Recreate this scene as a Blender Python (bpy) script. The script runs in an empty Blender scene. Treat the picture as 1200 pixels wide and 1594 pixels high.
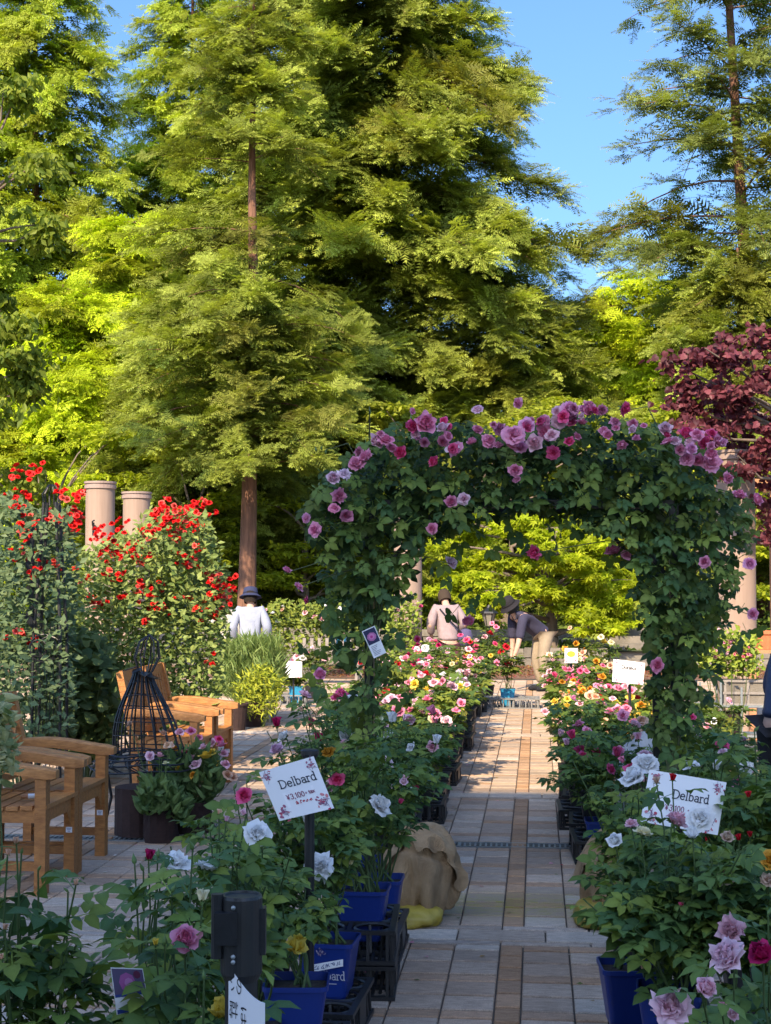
import bpy, math
import numpy as np
from mathutils import Vector, Matrix, Euler

# ------------------------------------------------------------------ camera, sky, sun, exposure
SC = bpy.context.scene
COL = SC.collection
F, IW, IH = 2350.0, 1200.0, 1594.0
CX, CY = 600.0, 797.0
CAMH = 1.6
YAW, PITCH = math.atan(235 / F), math.atan(111 / F)
cam = bpy.data.cameras.new('camera')
cam.sensor_fit = 'VERTICAL'; cam.sensor_height = 24.0; cam.lens = 24.0 * F / IH
cam.clip_start = 0.05; cam.clip_end = 3000
camo = bpy.data.objects.new('camera', cam); COL.objects.link(camo)
camo.location = (0, 0, CAMH); camo.rotation_euler = (math.pi / 2 + PITCH, 0, YAW)
SC.camera = camo

SUN_EL, SUN_AZ = math.radians(37), math.radians(13)      # azimuth: left of straight behind the camera
SDIR = Vector((-math.sin(SUN_AZ) * math.cos(SUN_EL), -math.cos(SUN_AZ) * math.cos(SUN_EL), math.sin(SUN_EL)))
W = bpy.data.worlds.new('World'); SC.world = W; W.use_nodes = True
nt = W.node_tree; bg = nt.nodes['Background']
sky = nt.nodes.new('ShaderNodeTexSky'); sky.sky_type = 'NISHITA'; sky.sun_disc = False
sky.sun_elevation = SUN_EL; sky.sun_rotation = math.atan2(SDIR.x, SDIR.y)
sky.altitude = 800; sky.air_density = 1.25; sky.dust_density = 6.5; sky.ozone_density = 10.0
nt.links.new(sky.outputs[0], bg.inputs[0]); bg.inputs[1].default_value = 0.15
sl = bpy.data.lights.new('sun', 'SUN'); sl.energy = 4.5; sl.angle = math.radians(0.53); sl.color = (1.0, 0.80, 0.54)
so = bpy.data.objects.new('sun', sl); COL.objects.link(so); so.location = (-30, -40, 50)
so.rotation_euler = SDIR.to_track_quat('Z', 'Y').to_euler()
vs = SC.view_settings; vs.view_transform = 'Standard'; vs.look = 'None'; vs.gamma = 1.0; vs.exposure = 1.05
vs.use_curve_mapping = False
SC.cycles.max_bounces = 6; SC.cycles.transparent_max_bounces = 8
SC.cycles.diffuse_bounces = 3; SC.cycles.transmission_bounces = 4
SC.cycles.use_denoising = True

# ------------------------------------------------------------------ helpers
_FH = np.array((-math.sin(YAW), math.cos(YAW), 0.0)); _RH = np.array((math.cos(YAW), math.sin(YAW), 0.0))
def P(px, py, d):
    """photo pixel + distance in front of the camera -> point in the place"""
    x = (px - CX) / F; y = -(py - CY) / F
    fw = math.cos(PITCH) - y * math.sin(PITCH); up = math.sin(PITCH) + y * math.cos(PITCH)
    t = d / fw
    p = _FH * d + _RH * (x * t); p[2] = CAMH + up * t
    return p
def G(px, py, z=0.0):
    x = (px - CX) / F; y = -(py - CY) / F
    fw = math.cos(PITCH) - y * math.sin(PITCH); up = math.sin(PITCH) + y * math.cos(PITCH)
    t = (z - CAMH) / up
    p = _FH * (fw * t) + _RH * (x * t); p[2] = z
    return p
def proj(p):
    p = np.asarray(p, float); d = p[..., 0] * _FH[0] + p[..., 1] * _FH[1]; r = p[..., 0] * _RH[0] + p[..., 1] * _RH[1]
    h = p[..., 2] - CAMH; c, s = math.cos(PITCH), math.sin(PITCH)
    z = d * c + h * s; u = -d * s + h * c
    return CX + F * r / z, CY - F * u / z, d

def RNG(seed): return np.random.default_rng(seed)
def lerp(a, b, t): return np.asarray(a) * (1 - t) + np.asarray(b) * t

class MB:
    def __init__(s): s.v = []; s.f = {3: [], 4: []}; s.fm = {3: [], 4: []}; s.c = []; s.n = 0; s.ng = []
    def add(s, v, f, col=(1, 1, 1), mi=0):
        v = np.asarray(v, float).reshape(-1, 3); s.v.append(v)
        col = np.asarray(col, float)
        if col.ndim == 1: col = np.tile(col, (len(v), 1))
        s.c.append(col)
        if isinstance(f, np.ndarray):
            k = f.shape[1]; s.f[k].append(f + s.n); s.fm[k].append(np.full(len(f), mi))
        else:
            for k in (3, 4):
                g = [q for q in f if len(q) == k]
                if g: s.f[k].append(np.array(g) + s.n); s.fm[k].append(np.full(len(g), mi))
            for q in f:
                if len(q) > 4:      # fan
                    g = np.array([(q[0], q[i], q[i + 1]) for i in range(1, len(q) - 1)])
                    s.f[3].append(g + s.n); s.fm[3].append(np.full(len(g), mi))
        s.n += len(v)
        return s
    def box(s, c, sz, col=(1, 1, 1), mi=0, R=None):
        c = np.asarray(c, float); h = np.asarray(sz, float) / 2
        v = np.array([(x, y, z) for z in (-1, 1) for y in (-1, 1) for x in (-1, 1)]) * h
        if R is not None: v = v @ np.asarray(R).T
        f = [(0, 2, 3, 1), (4, 5, 7, 6), (0, 1, 5, 4), (2, 6, 7, 3), (0, 4, 6, 2), (1, 3, 7, 5)]
        return s.add(v + c, f, col, mi)
    def bar(s, a, b, w, h, col=(1, 1, 1), mi=0, up=(0, 0, 1)):
        a = np.asarray(a, float); b = np.asarray(b, float); d = b - a; L = np.linalg.norm(d); d = d / L
        u = np.asarray(up, float); x = np.cross(d, u); n = np.linalg.norm(x)
        if n < 1e-4: x = np.cross(d, (0, 1, 0)); n = np.linalg.norm(x)
        x /= n; z = np.cross(x, d)
        return s.box((a + b) / 2, (w, L, h), col, mi, np.stack([x, d, z], 1))
    def tube(s, pts, r, n=6, col=(1, 1, 1), mi=0, cap=True, closed=False):
        p = np.asarray(pts, float); m = len(p); r = np.broadcast_to(np.asarray(r, float), (m,))
        t = np.gradient(p, axis=0)
        if closed: t = np.roll(p, -1, 0) - np.roll(p, 1, 0)
        t /= np.linalg.norm(t, axis=1)[:, None] + 1e-9
        mean = np.abs(t).mean(0); ref = np.zeros(3); ref[int(np.argmin(mean))] = 1
        x = np.cross(t, ref); x /= np.linalg.norm(x, axis=1)[:, None] + 1e-9
        y = np.cross(t, x)
        a = np.arange(n) * 2 * math.pi / n
        v = p[:, None] + r[:, None, None] * (x[:, None] * np.cos(a)[None, :, None] + y[:, None] * np.sin(a)[None, :, None])
        i = np.arange(m if closed else m - 1)[:, None]; j = np.arange(n)[None]; i2 = (i + 1) % m
        f = np.stack([i * n + j, i * n + (j + 1) % n, i2 * n + (j + 1) % n, i2 * n + j], -1).reshape(-1, 4)
        s.add(v.reshape(-1, 3), f, col, mi)
        if cap and not closed and n >= 3:
            s.add(v[0], [tuple(range(n))], col, mi); s.add(v[-1], [tuple(range(n))[::-1]], col, mi)
        return s
    def lathe(s, prof, n=20, c=(0, 0, 0), col=(1, 1, 1), mi=0, cap=True, R=None, sy=1.0):
        prof = np.asarray(prof, float); a = np.arange(n) * 2 * math.pi / n; m = len(prof)
        v = np.stack([prof[:, 0, None] * np.cos(a), prof[:, 0, None] * np.sin(a) * sy, np.repeat(prof[:, 1, None], n, 1)], -1).reshape(-1, 3)
        if R is not None: v = v @ np.asarray(R).T
        v = v + np.asarray(c)
        i = np.arange(m - 1)[:, None]; j = np.arange(n)[None]
        f = np.stack([i * n + j, i * n + (j + 1) % n, (i + 1) * n + (j + 1) % n, (i + 1) * n + j], -1).reshape(-1, 4)
        s.add(v, f, col, mi)
        if cap:
            s.add(v[:n], [tuple(range(n))[::-1]], col, mi); s.add(v[-n:], [tuple(range(n))], col, mi)
        return s
    def mesh(s, name, mats, smooth=False):
        me = bpy.data.meshes.new(name)
        if not s.v: return me
        V = np.concatenate(s.v); C = np.concatenate(s.c)
        loops = []; starts = []; mi = []; off = 0
        for k in (3, 4):
            if s.f[k]:
                q = np.concatenate(s.f[k]); loops.append(q.ravel()); starts.append(off + np.arange(len(q)) * k)
                mi.append(np.concatenate(s.fm[k])); off += q.size
        loops = np.concatenate(loops).astype(np.int32); starts = np.concatenate(starts).astype(np.int32)
        mi = np.concatenate(mi).astype(np.int32)
        me.vertices.add(len(V)); me.vertices.foreach_set('co', V.astype(np.float32).ravel())
        me.loops.add(len(loops)); me.loops.foreach_set('vertex_index', loops)
        me.polygons.add(len(starts)); me.polygons.foreach_set('loop_start', starts)
        me.polygons.foreach_set('material_index', mi)
        me.polygons.foreach_set('use_smooth', np.full(len(starts), bool(smooth)))
        at = me.color_attributes.new('Col', 'FLOAT_COLOR', 'POINT')
        at.data.foreach_set('color', np.concatenate([C, np.ones((len(C), 1))], 1).astype(np.float32).ravel())
        for m in (mats if isinstance(mats, (list, tuple)) else [mats]): me.materials.append(m)
        me.update(calc_edges=True)
        return me
    def build(s, name, mats, parent=None, smooth=False, kind=None, loc=None):
        return obj(name, s.mesh(name, mats, smooth), parent, kind, loc)

def obj(name, me, parent=None, kind=None, loc=None, mat=None):
    o = bpy.data.objects.new(name, me); COL.objects.link(o)
    if parent is not None: o.parent = parent
    if kind: o['kind'] = kind
    if loc is not None: o.location = loc
    if mat is not None: o.matrix_basis = mat
    return o
LABELS = {}
def tag(o, label, cat, group=None):
    o['label'] = label; o['category'] = cat
    if group: o['group'] = group
    LABELS.setdefault(label, []).append(o.name)
    return o
def thing(name, label, cat, loc=(0, 0, 0), rz=0.0, group=None):
    o = bpy.data.objects.new(name, None); COL.objects.link(o); o.empty_display_size = 0.1
    o.location = loc; o.rotation_euler = (0, 0, rz)
    return tag(o, label, cat, group)
def struct(o): o['kind'] = 'structure'; return o
def copy_tree(o, parent=None):
    c = o.copy(); COL.objects.link(c); c.parent = parent
    for ch in list(o.children): copy_tree(ch, c)
    return c

def frames(d, nrm):
    """N directions (leaf axis) and N normals -> rotation matrices with columns side, axis, normal"""
    d = d / (np.linalg.norm(d, axis=1)[:, None] + 1e-9)
    x = np.cross(d, nrm); x /= np.linalg.norm(x, axis=1)[:, None] + 1e-9
    z = np.cross(x, d)
    return np.stack([x, d, z], -1)
def scatter(mb, T, Fc, R, S, O, C, mi=0, TC=None):
    """merge N copies of template T"""
    N, k = len(O), len(T); S = np.asarray(S, float)
    V = np.einsum('nij,kj->nki', R * S[:, None, None], T) + O[:, None]
    Fa = (np.asarray(Fc)[None] + (np.arange(N) * k)[:, None, None]).reshape(-1, np.asarray(Fc).shape[1])
    Cc = np.repeat(C, k, 0) if C.ndim == 2 else C.reshape(-1, 3)
    if TC is not None: Cc = Cc * np.tile(TC, (N, 1))
    mb.add(V.reshape(-1, 3), Fa, Cc, mi)
def unit(r, n):
    v = r.normal(size=(n, 3)); return v / np.linalg.norm(v, axis=1)[:, None]
def in_poly(px, py, poly):
    poly = np.asarray(poly, float); ins = np.zeros(len(px), bool); j = len(poly) - 1
    for i in range(len(poly)):
        xi, yi = poly[i]; xj, yj = poly[j]
        c = ((yi > py) != (yj > py)) & (px < (xj - xi) * (py - yi) / (yj - yi + 1e-12) + xi)
        ins ^= c; j = i
    return ins

# ------------------------------------------------------------------ materials
def newmat(name):
    m = bpy.data.materials.new(name); m.use_nodes = True
    return m, m.node_tree.nodes, m.node_tree.links, m.node_tree.nodes['Principled BSDF']
def plain(name, col, rough=0.6, var=0.12, scale=6.0, bump=0.0, bscale=60.0, metal=0.0, spec=0.5, stretch=None, attr=False, col2=None):
    m, N, L, B = newmat(name)
    tc = N.new('ShaderNodeTexCoord'); mp = N.new('ShaderNodeMapping'); L.new(tc.outputs['Object'], mp.inputs[0])
    if stretch: mp.inputs['Scale'].default_value = stretch
    no = N.new('ShaderNodeTexNoise'); no.inputs['Scale'].default_value = scale; no.inputs['Detail'].default_value = 5; no.inputs['Roughness'].default_value = .65
    L.new(mp.outputs[0], no.inputs[0])
    r = N.new('ShaderNodeValToRGB'); c = np.asarray(col)
    a, b = (c * (1 - var), np.minimum(c * (1 + var), 1)) if col2 is None else (c, np.asarray(col2))
    r.color_ramp.elements[0].position = .3; r.color_ramp.elements[1].position = .7
    r.color_ramp.elements[0].color = (*a, 1); r.color_ramp.elements[1].color = (*b, 1)
    L.new(no.outputs[0], r.inputs[0]); out = r.outputs[0]
    if attr:
        at = N.new('ShaderNodeAttribute'); at.attribute_name = 'Col'
        mx = N.new('ShaderNodeMixRGB'); mx.blend_type = 'MULTIPLY'; mx.inputs[0].default_value = 1
        L.new(out, mx.inputs[1]); L.new(at.outputs[0], mx.inputs[2]); out = mx.outputs[0]
    L.new(out, B.inputs['Base Color'])
    B.inputs['Roughness'].default_value = rough; B.inputs['Metallic'].default_value = metal
    B.inputs['Specular IOR Level'].default_value = spec
    if bump:
        n2 = N.new('ShaderNodeTexNoise'); n2.inputs['Scale'].default_value = bscale; n2.inputs['Detail'].default_value = 4
        L.new(mp.outputs[0], n2.inputs[0])
        bp = N.new('ShaderNodeBump'); bp.inputs['Strength'].default_value = bump; bp.inputs['Distance'].default_value = .01
        L.new(n2.outputs[0], bp.inputs['Height']); L.new(bp.outputs[0], B.inputs['Normal'])
    return m
def leafmat(name, trans=0.35, rough=0.5, spec=0.35, tint=(1.15, 1.2, .6), objvar=0.0, vein=False):
    """leaf: colour from the mesh attribute, part of the light passes through"""
    m, N, L, B = newmat(name)
    at = N.new('ShaderNodeAttribute'); at.attribute_name = 'Col'; out = at.outputs[0]
    if objvar:
        oi = N.new('ShaderNodeObjectInfo'); mr = N.new('ShaderNodeMapRange')
        mr.inputs[3].default_value = 1 - objvar; mr.inputs[4].default_value = 1 + objvar
        L.new(oi.outputs['Random'], mr.inputs[0])
        mx = N.new('ShaderNodeMixRGB'); mx.blend_type = 'MULTIPLY'; mx.inputs[0].default_value = 1
        L.new(out, mx.inputs[1]); L.new(mr.outputs[0], mx.inputs[2]); out = mx.outputs[0]
    if vein:
        tc = N.new('ShaderNodeTexCoord'); no = N.new('ShaderNodeTexNoise'); no.inputs['Scale'].default_value = 90
        L.new(tc.outputs['Object'], no.inputs[0])
        mr = N.new('ShaderNodeMapRange'); mr.inputs[3].default_value = .75; mr.inputs[4].default_value = 1.25; L.new(no.outputs[0], mr.inputs[0])
        mx = N.new('ShaderNodeMixRGB'); mx.blend_type = 'MULTIPLY'; mx.inputs[0].default_value = 1
        L.new(out, mx.inputs[1]); L.new(mr.outputs[0], mx.inputs[2]); out = mx.outputs[0]
        bp = N.new('ShaderNodeBump'); bp.inputs['Strength'].default_value = .3; bp.inputs['Distance'].default_value = .004
        L.new(no.outputs[0], bp.inputs['Height']); L.new(bp.outputs[0], B.inputs['Normal'])
    L.new(out, B.inputs['Base Color']); B.inputs['Roughness'].default_value = rough; B.inputs['Specular IOR Level'].default_value = spec
    if trans > 0:
        t = N.new('ShaderNodeBsdfTranslucent'); mm = N.new('ShaderNodeMixRGB'); mm.blend_type = 'MULTIPLY'; mm.inputs[0].default_value = 1
        mm.inputs[2].default_value = (*tint, 1); L.new(out, mm.inputs[1]); L.new(mm.outputs[0], t.inputs[0])
        ms = N.new('ShaderNodeMixShader'); ms.inputs[0].default_value = trans
        L.new(B.outputs[0], ms.inputs[1]); L.new(t.outputs[0], ms.inputs[2]); L.new(ms.outputs[0], N['Material Output'].inputs[0])
    return m
def petalmat(name):
    m, N, L, B = newmat(name)
    oi = N.new('ShaderNodeObjectInfo'); at = N.new('ShaderNodeAttribute'); at.attribute_name = 'Col'
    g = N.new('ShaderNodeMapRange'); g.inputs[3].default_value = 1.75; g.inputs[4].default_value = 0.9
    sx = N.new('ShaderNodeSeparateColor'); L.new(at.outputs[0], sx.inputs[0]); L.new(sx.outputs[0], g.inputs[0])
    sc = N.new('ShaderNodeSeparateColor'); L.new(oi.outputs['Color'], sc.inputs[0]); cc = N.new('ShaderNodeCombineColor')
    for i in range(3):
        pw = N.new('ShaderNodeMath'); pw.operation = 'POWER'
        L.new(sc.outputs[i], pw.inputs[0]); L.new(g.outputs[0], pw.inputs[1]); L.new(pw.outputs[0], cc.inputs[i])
    L.new(cc.outputs[0], B.inputs['Base Color']); B.inputs['Roughness'].default_value = .55; B.inputs['Specular IOR Level'].default_value = .25
    t = N.new('ShaderNodeBsdfTranslucent'); L.new(cc.outputs[0], t.inputs[0])
    ms = N.new('ShaderNodeMixShader'); ms.inputs[0].default_value = .3
    L.new(B.outputs[0], ms.inputs[1]); L.new(t.outputs[0], ms.inputs[2]); L.new(ms.outputs[0], N['Material Output'].inputs[0])
    return m
def colmat(name, rough=.5, spec=.4, metal=0.0):
    m, N, L, B = newmat(name); at = N.new('ShaderNodeAttribute'); at.attribute_name = 'Col'
    L.new(at.outputs[0], B.inputs['Base Color']); B.inputs['Roughness'].default_value = rough; B.inputs['Specular IOR Level'].default_value = spec
    B.inputs['Metallic'].default_value = metal
    return m

def needlemat():
    """conifer foliage: tone from the sprig mesh, green from the point that carries it"""
    m, N, L, B = newmat('conifer_sprig')
    a = N.new('ShaderNodeAttribute'); a.attribute_name = 'Col'
    b = N.new('ShaderNodeAttribute'); b.attribute_name = 'green'; b.attribute_type = 'INSTANCER'
    mx = N.new('ShaderNodeMixRGB'); mx.blend_type = 'MULTIPLY'; mx.inputs[0].default_value = 1; L.new(a.outputs[0], mx.inputs[1]); L.new(b.outputs[0], mx.inputs[2])
    L.new(mx.outputs[0], B.inputs['Base Color']); B.inputs['Roughness'].default_value = .6; B.inputs['Specular IOR Level'].default_value = .2
    t = N.new('ShaderNodeBsdfTranslucent'); mm = N.new('ShaderNodeMixRGB'); mm.blend_type = 'MULTIPLY'; mm.inputs[0].default_value = 1; mm.inputs[2].default_value = (1.2, 1.2, .5, 1)
    L.new(mx.outputs[0], mm.inputs[1]); L.new(mm.outputs[0], t.inputs[0]); ms = N.new('ShaderNodeMixShader'); ms.inputs[0].default_value = .42
    L.new(B.outputs[0], ms.inputs[1]); L.new(t.outputs[0], ms.inputs[2]); L.new(ms.outputs[0], N['Material Output'].inputs[0])
    return m
M = {}
M['paver'] = None
def paver_mat():
    m, N, L, B = newmat('paver_stone')
    at = N.new('ShaderNodeAttribute'); at.attribute_name = 'Col'; oi = N.new('ShaderNodeObjectInfo')
    tc = N.new('ShaderNodeTexCoord'); geo = N.new('ShaderNodeNewGeometry')
    mp = N.new('ShaderNodeMapping'); mp.inputs['Scale'].default_value = (1, 3.2, 1); L.new(geo.outputs['Position'], mp.inputs[0])
    n1 = N.new('ShaderNodeTexNoise'); n1.inputs['Scale'].default_value = 14; n1.inputs['Detail'].default_value = 8; n1.inputs['Roughness'].default_value = .7
    L.new(mp.outputs[0], n1.inputs[0])
    n2 = N.new('ShaderNodeTexNoise'); n2.inputs['Scale'].default_value = 230; n2.inputs['Detail'].default_value = 2; L.new(geo.outputs['Position'], n2.inputs[0])
    n3 = N.new('ShaderNodeTexNoise'); n3.inputs['Scale'].default_value = 1.3; n3.inputs['Detail'].default_value = 3; L.new(geo.outputs['Position'], n3.inputs[0])
    def mr(n, a, b, lo=.25, hi=.75):
        q = N.new('ShaderNodeMapRange'); q.inputs[1].default_value = lo; q.inputs[2].default_value = hi; q.inputs[3].default_value = a; q.inputs[4].default_value = b; L.new(n.outputs[0], q.inputs[0]); return q
    def mul(a, b):
        x = N.new('ShaderNodeMixRGB'); x.blend_type = 'MULTIPLY'; x.inputs[0].default_value = 1; L.new(a, x.inputs[1]); L.new(b, x.inputs[2]); return x.outputs[0]
    c = mul(at.outputs[0], oi.outputs['Color']); c = mul(c, mr(n1, .6, 1.35).outputs[0]); c = mul(c, mr(n2, .72, 1.28).outputs[0]); c = mul(c, mr(n3, .82, 1.15).outputs[0])
    # yellow-green algae stain across the path near the arch
    sp = N.new('ShaderNodeSeparateXYZ'); L.new(geo.outputs['Position'], sp.inputs[0])
    d = N.new('ShaderNodeMath'); d.operation = 'SUBTRACT'; L.new(sp.outputs[1], d.inputs[0]); d.inputs[1].default_value = 7.62
    ab = N.new('ShaderNodeMath'); ab.operation = 'ABSOLUTE'; L.new(d.outputs[0], ab.inputs[0])
    q = N.new('ShaderNodeMapRange'); q.inputs[1].default_value = .12; q.inputs[2].default_value = .42; q.inputs[3].default_value = 1; q.inputs[4].default_value = 0; L.new(ab.outputs[0], q.inputs[0])
    dx = N.new('ShaderNodeMath'); dx.operation = 'ADD'; L.new(sp.outputs[0], dx.inputs[0]); dx.inputs[1].default_value = .2
    abx = N.new('ShaderNodeMath'); abx.operation = 'ABSOLUTE'; L.new(dx.outputs[0], abx.inputs[0])
    qx = N.new('ShaderNodeMapRange'); qx.inputs[1].default_value = .4; qx.inputs[2].default_value = .6; qx.inputs[3].default_value = 1; qx.inputs[4].default_value = 0; L.new(abx.outputs[0], qx.inputs[0])
    k = N.new('ShaderNodeMath'); k.operation = 'MULTIPLY'; L.new(q.outputs[0], k.inputs[0]); L.new(qx.outputs[0], k.inputs[1])
    k2 = N.new('ShaderNodeMath'); k2.operation = 'MULTIPLY'; L.new(k.outputs[0], k2.inputs[0]); L.new(mr(n1, 0, .85, .42, .62).outputs[0], k2.inputs[1])
    st = N.new('ShaderNodeMixRGB'); L.new(k2.outputs[0], st.inputs[0]); L.new(c, st.inputs[1]); st.inputs[2].default_value = (.26, .24, .05, 1)
    L.new(st.outputs[0], B.inputs['Base Color']); B.inputs['Roughness'].default_value = .85; B.inputs['Specular IOR Level'].default_value = .3
    bp = N.new('ShaderNodeBump'); bp.inputs['Strength'].default_value = .5; bp.inputs['Distance'].default_value = .004
    L.new(n2.outputs[0], bp.inputs['Height']); L.new(bp.outputs[0], B.inputs['Normal'])
    return m
M['paver'] = paver_mat()
M['sand'] = plain('joint_sand', (.12, .10, .08), .95, .3, 30, .4, 200)
M['mulch'] = plain('bark_mulch', (.20, .11, .07), .95, .45, 25, .8, 90)
M['soil'] = plain('soil', (.05, .038, .028), .95, .4, 30, .8, 120)
M['turf'] = plain('woodland_floor', (.06, .075, .025), .95, .4, 2.0, .8, 30)
M['stone'] = plain('wall_stone', (.17, .15, .125), .9, .3, 4, .6, 40)
M['plaster'] = plain('column_plaster', (.27, .19, .145), .85, .0, 2.2, .2, 120, stretch=(4, 4, .35), col2=(.36, .26, .205))
M['capstone'] = plain('column_cap', (.30, .22, .19), .8, .15, 6)
M['facade'] = plain('facade_render', (.55, .52, .48), .85, .08, 1, .1, 40)
M['glass'] = plain('window_glass', (.05, .06, .07), .08, .1, 2)
M['bark_red'] = plain('redwood_bark', (.19, .095, .06), .95, .45, 5, 1.0, 14, stretch=(3, 3, .35))
M['bark_grey'] = plain('grey_bark', (.17, .13, .10), .95, .4, 7, .8, 20, stretch=(2, 2, .4))
M['leaf'] = leafmat('rose_leaf', .22, .5, .22, objvar=.16, vein=True)
M['leaf_mass'] = leafmat('garden_leaf', .25, .52, .2, vein=True)
M['needle'] = leafmat('conifer_spray', .42, .6, .2, tint=(1.25, 1.2, .5))
M['sprig'] = needlemat()
M['tree_leaf'] = leafmat('tree_leaf', .5, .55, .25, tint=(1.3, 1.3, .45))
M['purple_leaf'] = leafmat('purple_leaf', .35, .5, .3, tint=(1.4, .7, .8))
M['stem'] = leafmat('stem_green', 0, .6, .3)
M['petal'] = petalmat('petal')
M['sepal'] = plain('sepal', (.09, .16, .035), .6, .2, 40)
M['blue'] = plain('blue_plastic', (.010, .032, .20), .34, .08, 5, .03, 80)
M['teal'] = plain('teal_plastic', (.02, .23, .42), .4, .08, 5)
M['black_plastic'] = plain('black_plastic', (.018, .019, .021), .42, .25, 12, .05, 60)
M['grey_plastic'] = plain('grey_plastic', (.20, .20, .20), .5, .2, 12)
M['iron'] = plain('black_iron', (.014, .015, .018), .38, .3, 10, .1, 60, metal=.0)
M['teak'] = plain('teak', (.26, .095, .020), .5, .0, 4, .45, 22, stretch=(3, 14, 14), attr=True, col2=(.52, .22, .055))
M['burlap'] = None
M['yellow'] = plain('yellow_plastic', (.40, .30, .045), .45, .3, 6, .8, 14)
M['felt'] = plain('brown_felt', (.035, .018, .016), .95, .3, 30, .4, 250)
M['white_board'] = plain('white_board', (.80, .81, .84), .45, .02, 4)
M['print'] = colmat('print_ink', .6, .3)
M['cloth'] = colmat('cloth', .9, .2)
M['skin'] = plain('skin', (.55, .34, .25), .5, .06, 8)
M['terracotta'] = plain('terracotta', (.50, .15, .06), .8, .12, 8, .15, 80)
M['timber'] = plain('timber', (.40, .19, .09), .7, .2, 4, .2, 40, stretch=(5, 5, 1))
M['galv'] = plain('galvanised_steel', (.30, .33, .34), .45, .15, 20, .05, 90, metal=.7)
M['oldwood'] = plain('weathered_crate', (.24, .215, .195), .8, .2, 8, .3, 50)
M['lamp_glass'] = plain('lantern_glass', (.2, .18, .14), .2, .05, 5)
def burlap_mat():
    m, N, L, B = newmat('burlap'); tc = N.new('ShaderNodeTexCoord')
    w1 = N.new('ShaderNodeTexWave'); w1.inputs['Scale'].default_value = 60; w1.inputs['Distortion'].default_value = 3; w1.bands_direction = 'Z'
    w2 = N.new('ShaderNodeTexWave'); w2.inputs['Scale'].default_value = 60; w2.inputs['Distortion'].default_value = 3; w2.bands_direction = 'X'
    no = N.new('ShaderNodeTexNoise'); no.inputs['Scale'].default_value = 9; no.inputs['Detail'].default_value = 6
    for w in (w1, w2, no): L.new(tc.outputs['Object'], w.inputs[0])
    a = N.new('ShaderNodeMath'); a.operation = 'ADD'; L.new(w1.outputs[1], a.inputs[0]); L.new(w2.outputs[1], a.inputs[1])
    r = N.new('ShaderNodeValToRGB'); r.color_ramp.elements[0].color = (.25, .155, .075, 1); r.color_ramp.elements[1].color = (.47, .32, .175, 1)
    r.color_ramp.elements[0].position = .3; r.color_ramp.elements[1].position = .7
    L.new(no.outputs[0], r.inputs[0]); L.new(r.outputs[0], B.inputs['Base Color']); B.inputs['Roughness'].default_value = .95
    bp = N.new('ShaderNodeBump'); bp.inputs['Strength'].default_value = .7; bp.inputs['Distance'].default_value = .004
    L.new(a.outputs[0], bp.inputs['Height'])
    cr = N.new('ShaderNodeTexNoise'); cr.inputs['Scale'].default_value = 7; cr.inputs['Detail'].default_value = 3; cr.inputs['Distortion'].default_value = 1.6; L.new(tc.outputs['Object'], cr.inputs[0])
    b2 = N.new('ShaderNodeBump'); b2.inputs['Strength'].default_value = .35; b2.inputs['Distance'].default_value = .03; L.new(cr.outputs[0], b2.inputs['Height']); L.new(b2.outputs[0], bp.inputs['Normal'])
    L.new(bp.outputs[0], B.inputs['Normal'])
    return m
M['burlap'] = burlap_mat()
# ------------------------------------------------------------------ leaf templates
LF_V = np.array([(0, 0, 0), (.27, .45, .06), (0, 1, -.05), (-.27, .45, .06)]); LF_F = np.array([(0, 1, 2), (0, 2, 3)])
def spray_template(n=3, ln=.34, w=.085, rise=.17, droop=.10):
    v = []; f = []
    for i in range(n):
        y = .06 + .80 * i / n; l = ln * (1 - .45 * (i / n))
        for sg in (-1, 1):
            k = len(v); v += [(0, y - w * .6, -droop * y * y), (0, y + w * .9, -droop * y * y), (sg * l, y + rise, -droop * (y + rise) ** 2 - .06 * l)]; f.append((k, k + 1, k + 2))
    k = len(v); v += [(-.04, .78, -droop * .6), (.04, .78, -droop * .6), (0, 1.08, -droop * 1.1)]; f.append((k, k + 1, k + 2))
    return np.array(v), np.array(f)
SP_V, SP_F = spray_template()
FT_V, FT_F = spray_template(3, .22, .10, .15, .30)           # feathery, drooping
def maple_template():
    v = [(0, 0, 0)]; f = []
    for a, l in ((-100, .5), (-52, .85), (0, 1.0), (52, .85), (100, .5)):
        r = math.radians(a); k = len(v); d = np.array((math.sin(r), math.cos(r))); n = np.array((d[1], -d[0])) * .14
        v += [(*(d * l * .45 - n), .02), (*(d * l), -.08), (*(d * l * .45 + n), .02)]; f += [(0, k, k + 2), (k, k + 1, k + 2)]
    return np.array(v), np.array(f)
MP_V, MP_F = maple_template()
def heart_template():
    b = [(0, 0), (.25, -.10), (.5, .1), (.52, .4), (.3, .75), (0, 1.08), (-.3, .75), (-.52, .4), (-.5, .1), (-.25, -.10)]
    v = [(0, .4, .06)] + [(x, y, -.10 * abs(x) - .08 * y) for x, y in b]
    return np.array(v), np.array([(0, i, i % 10 + 1) for i in range(1, 11)])
HT_V, HT_F = heart_template()

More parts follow.
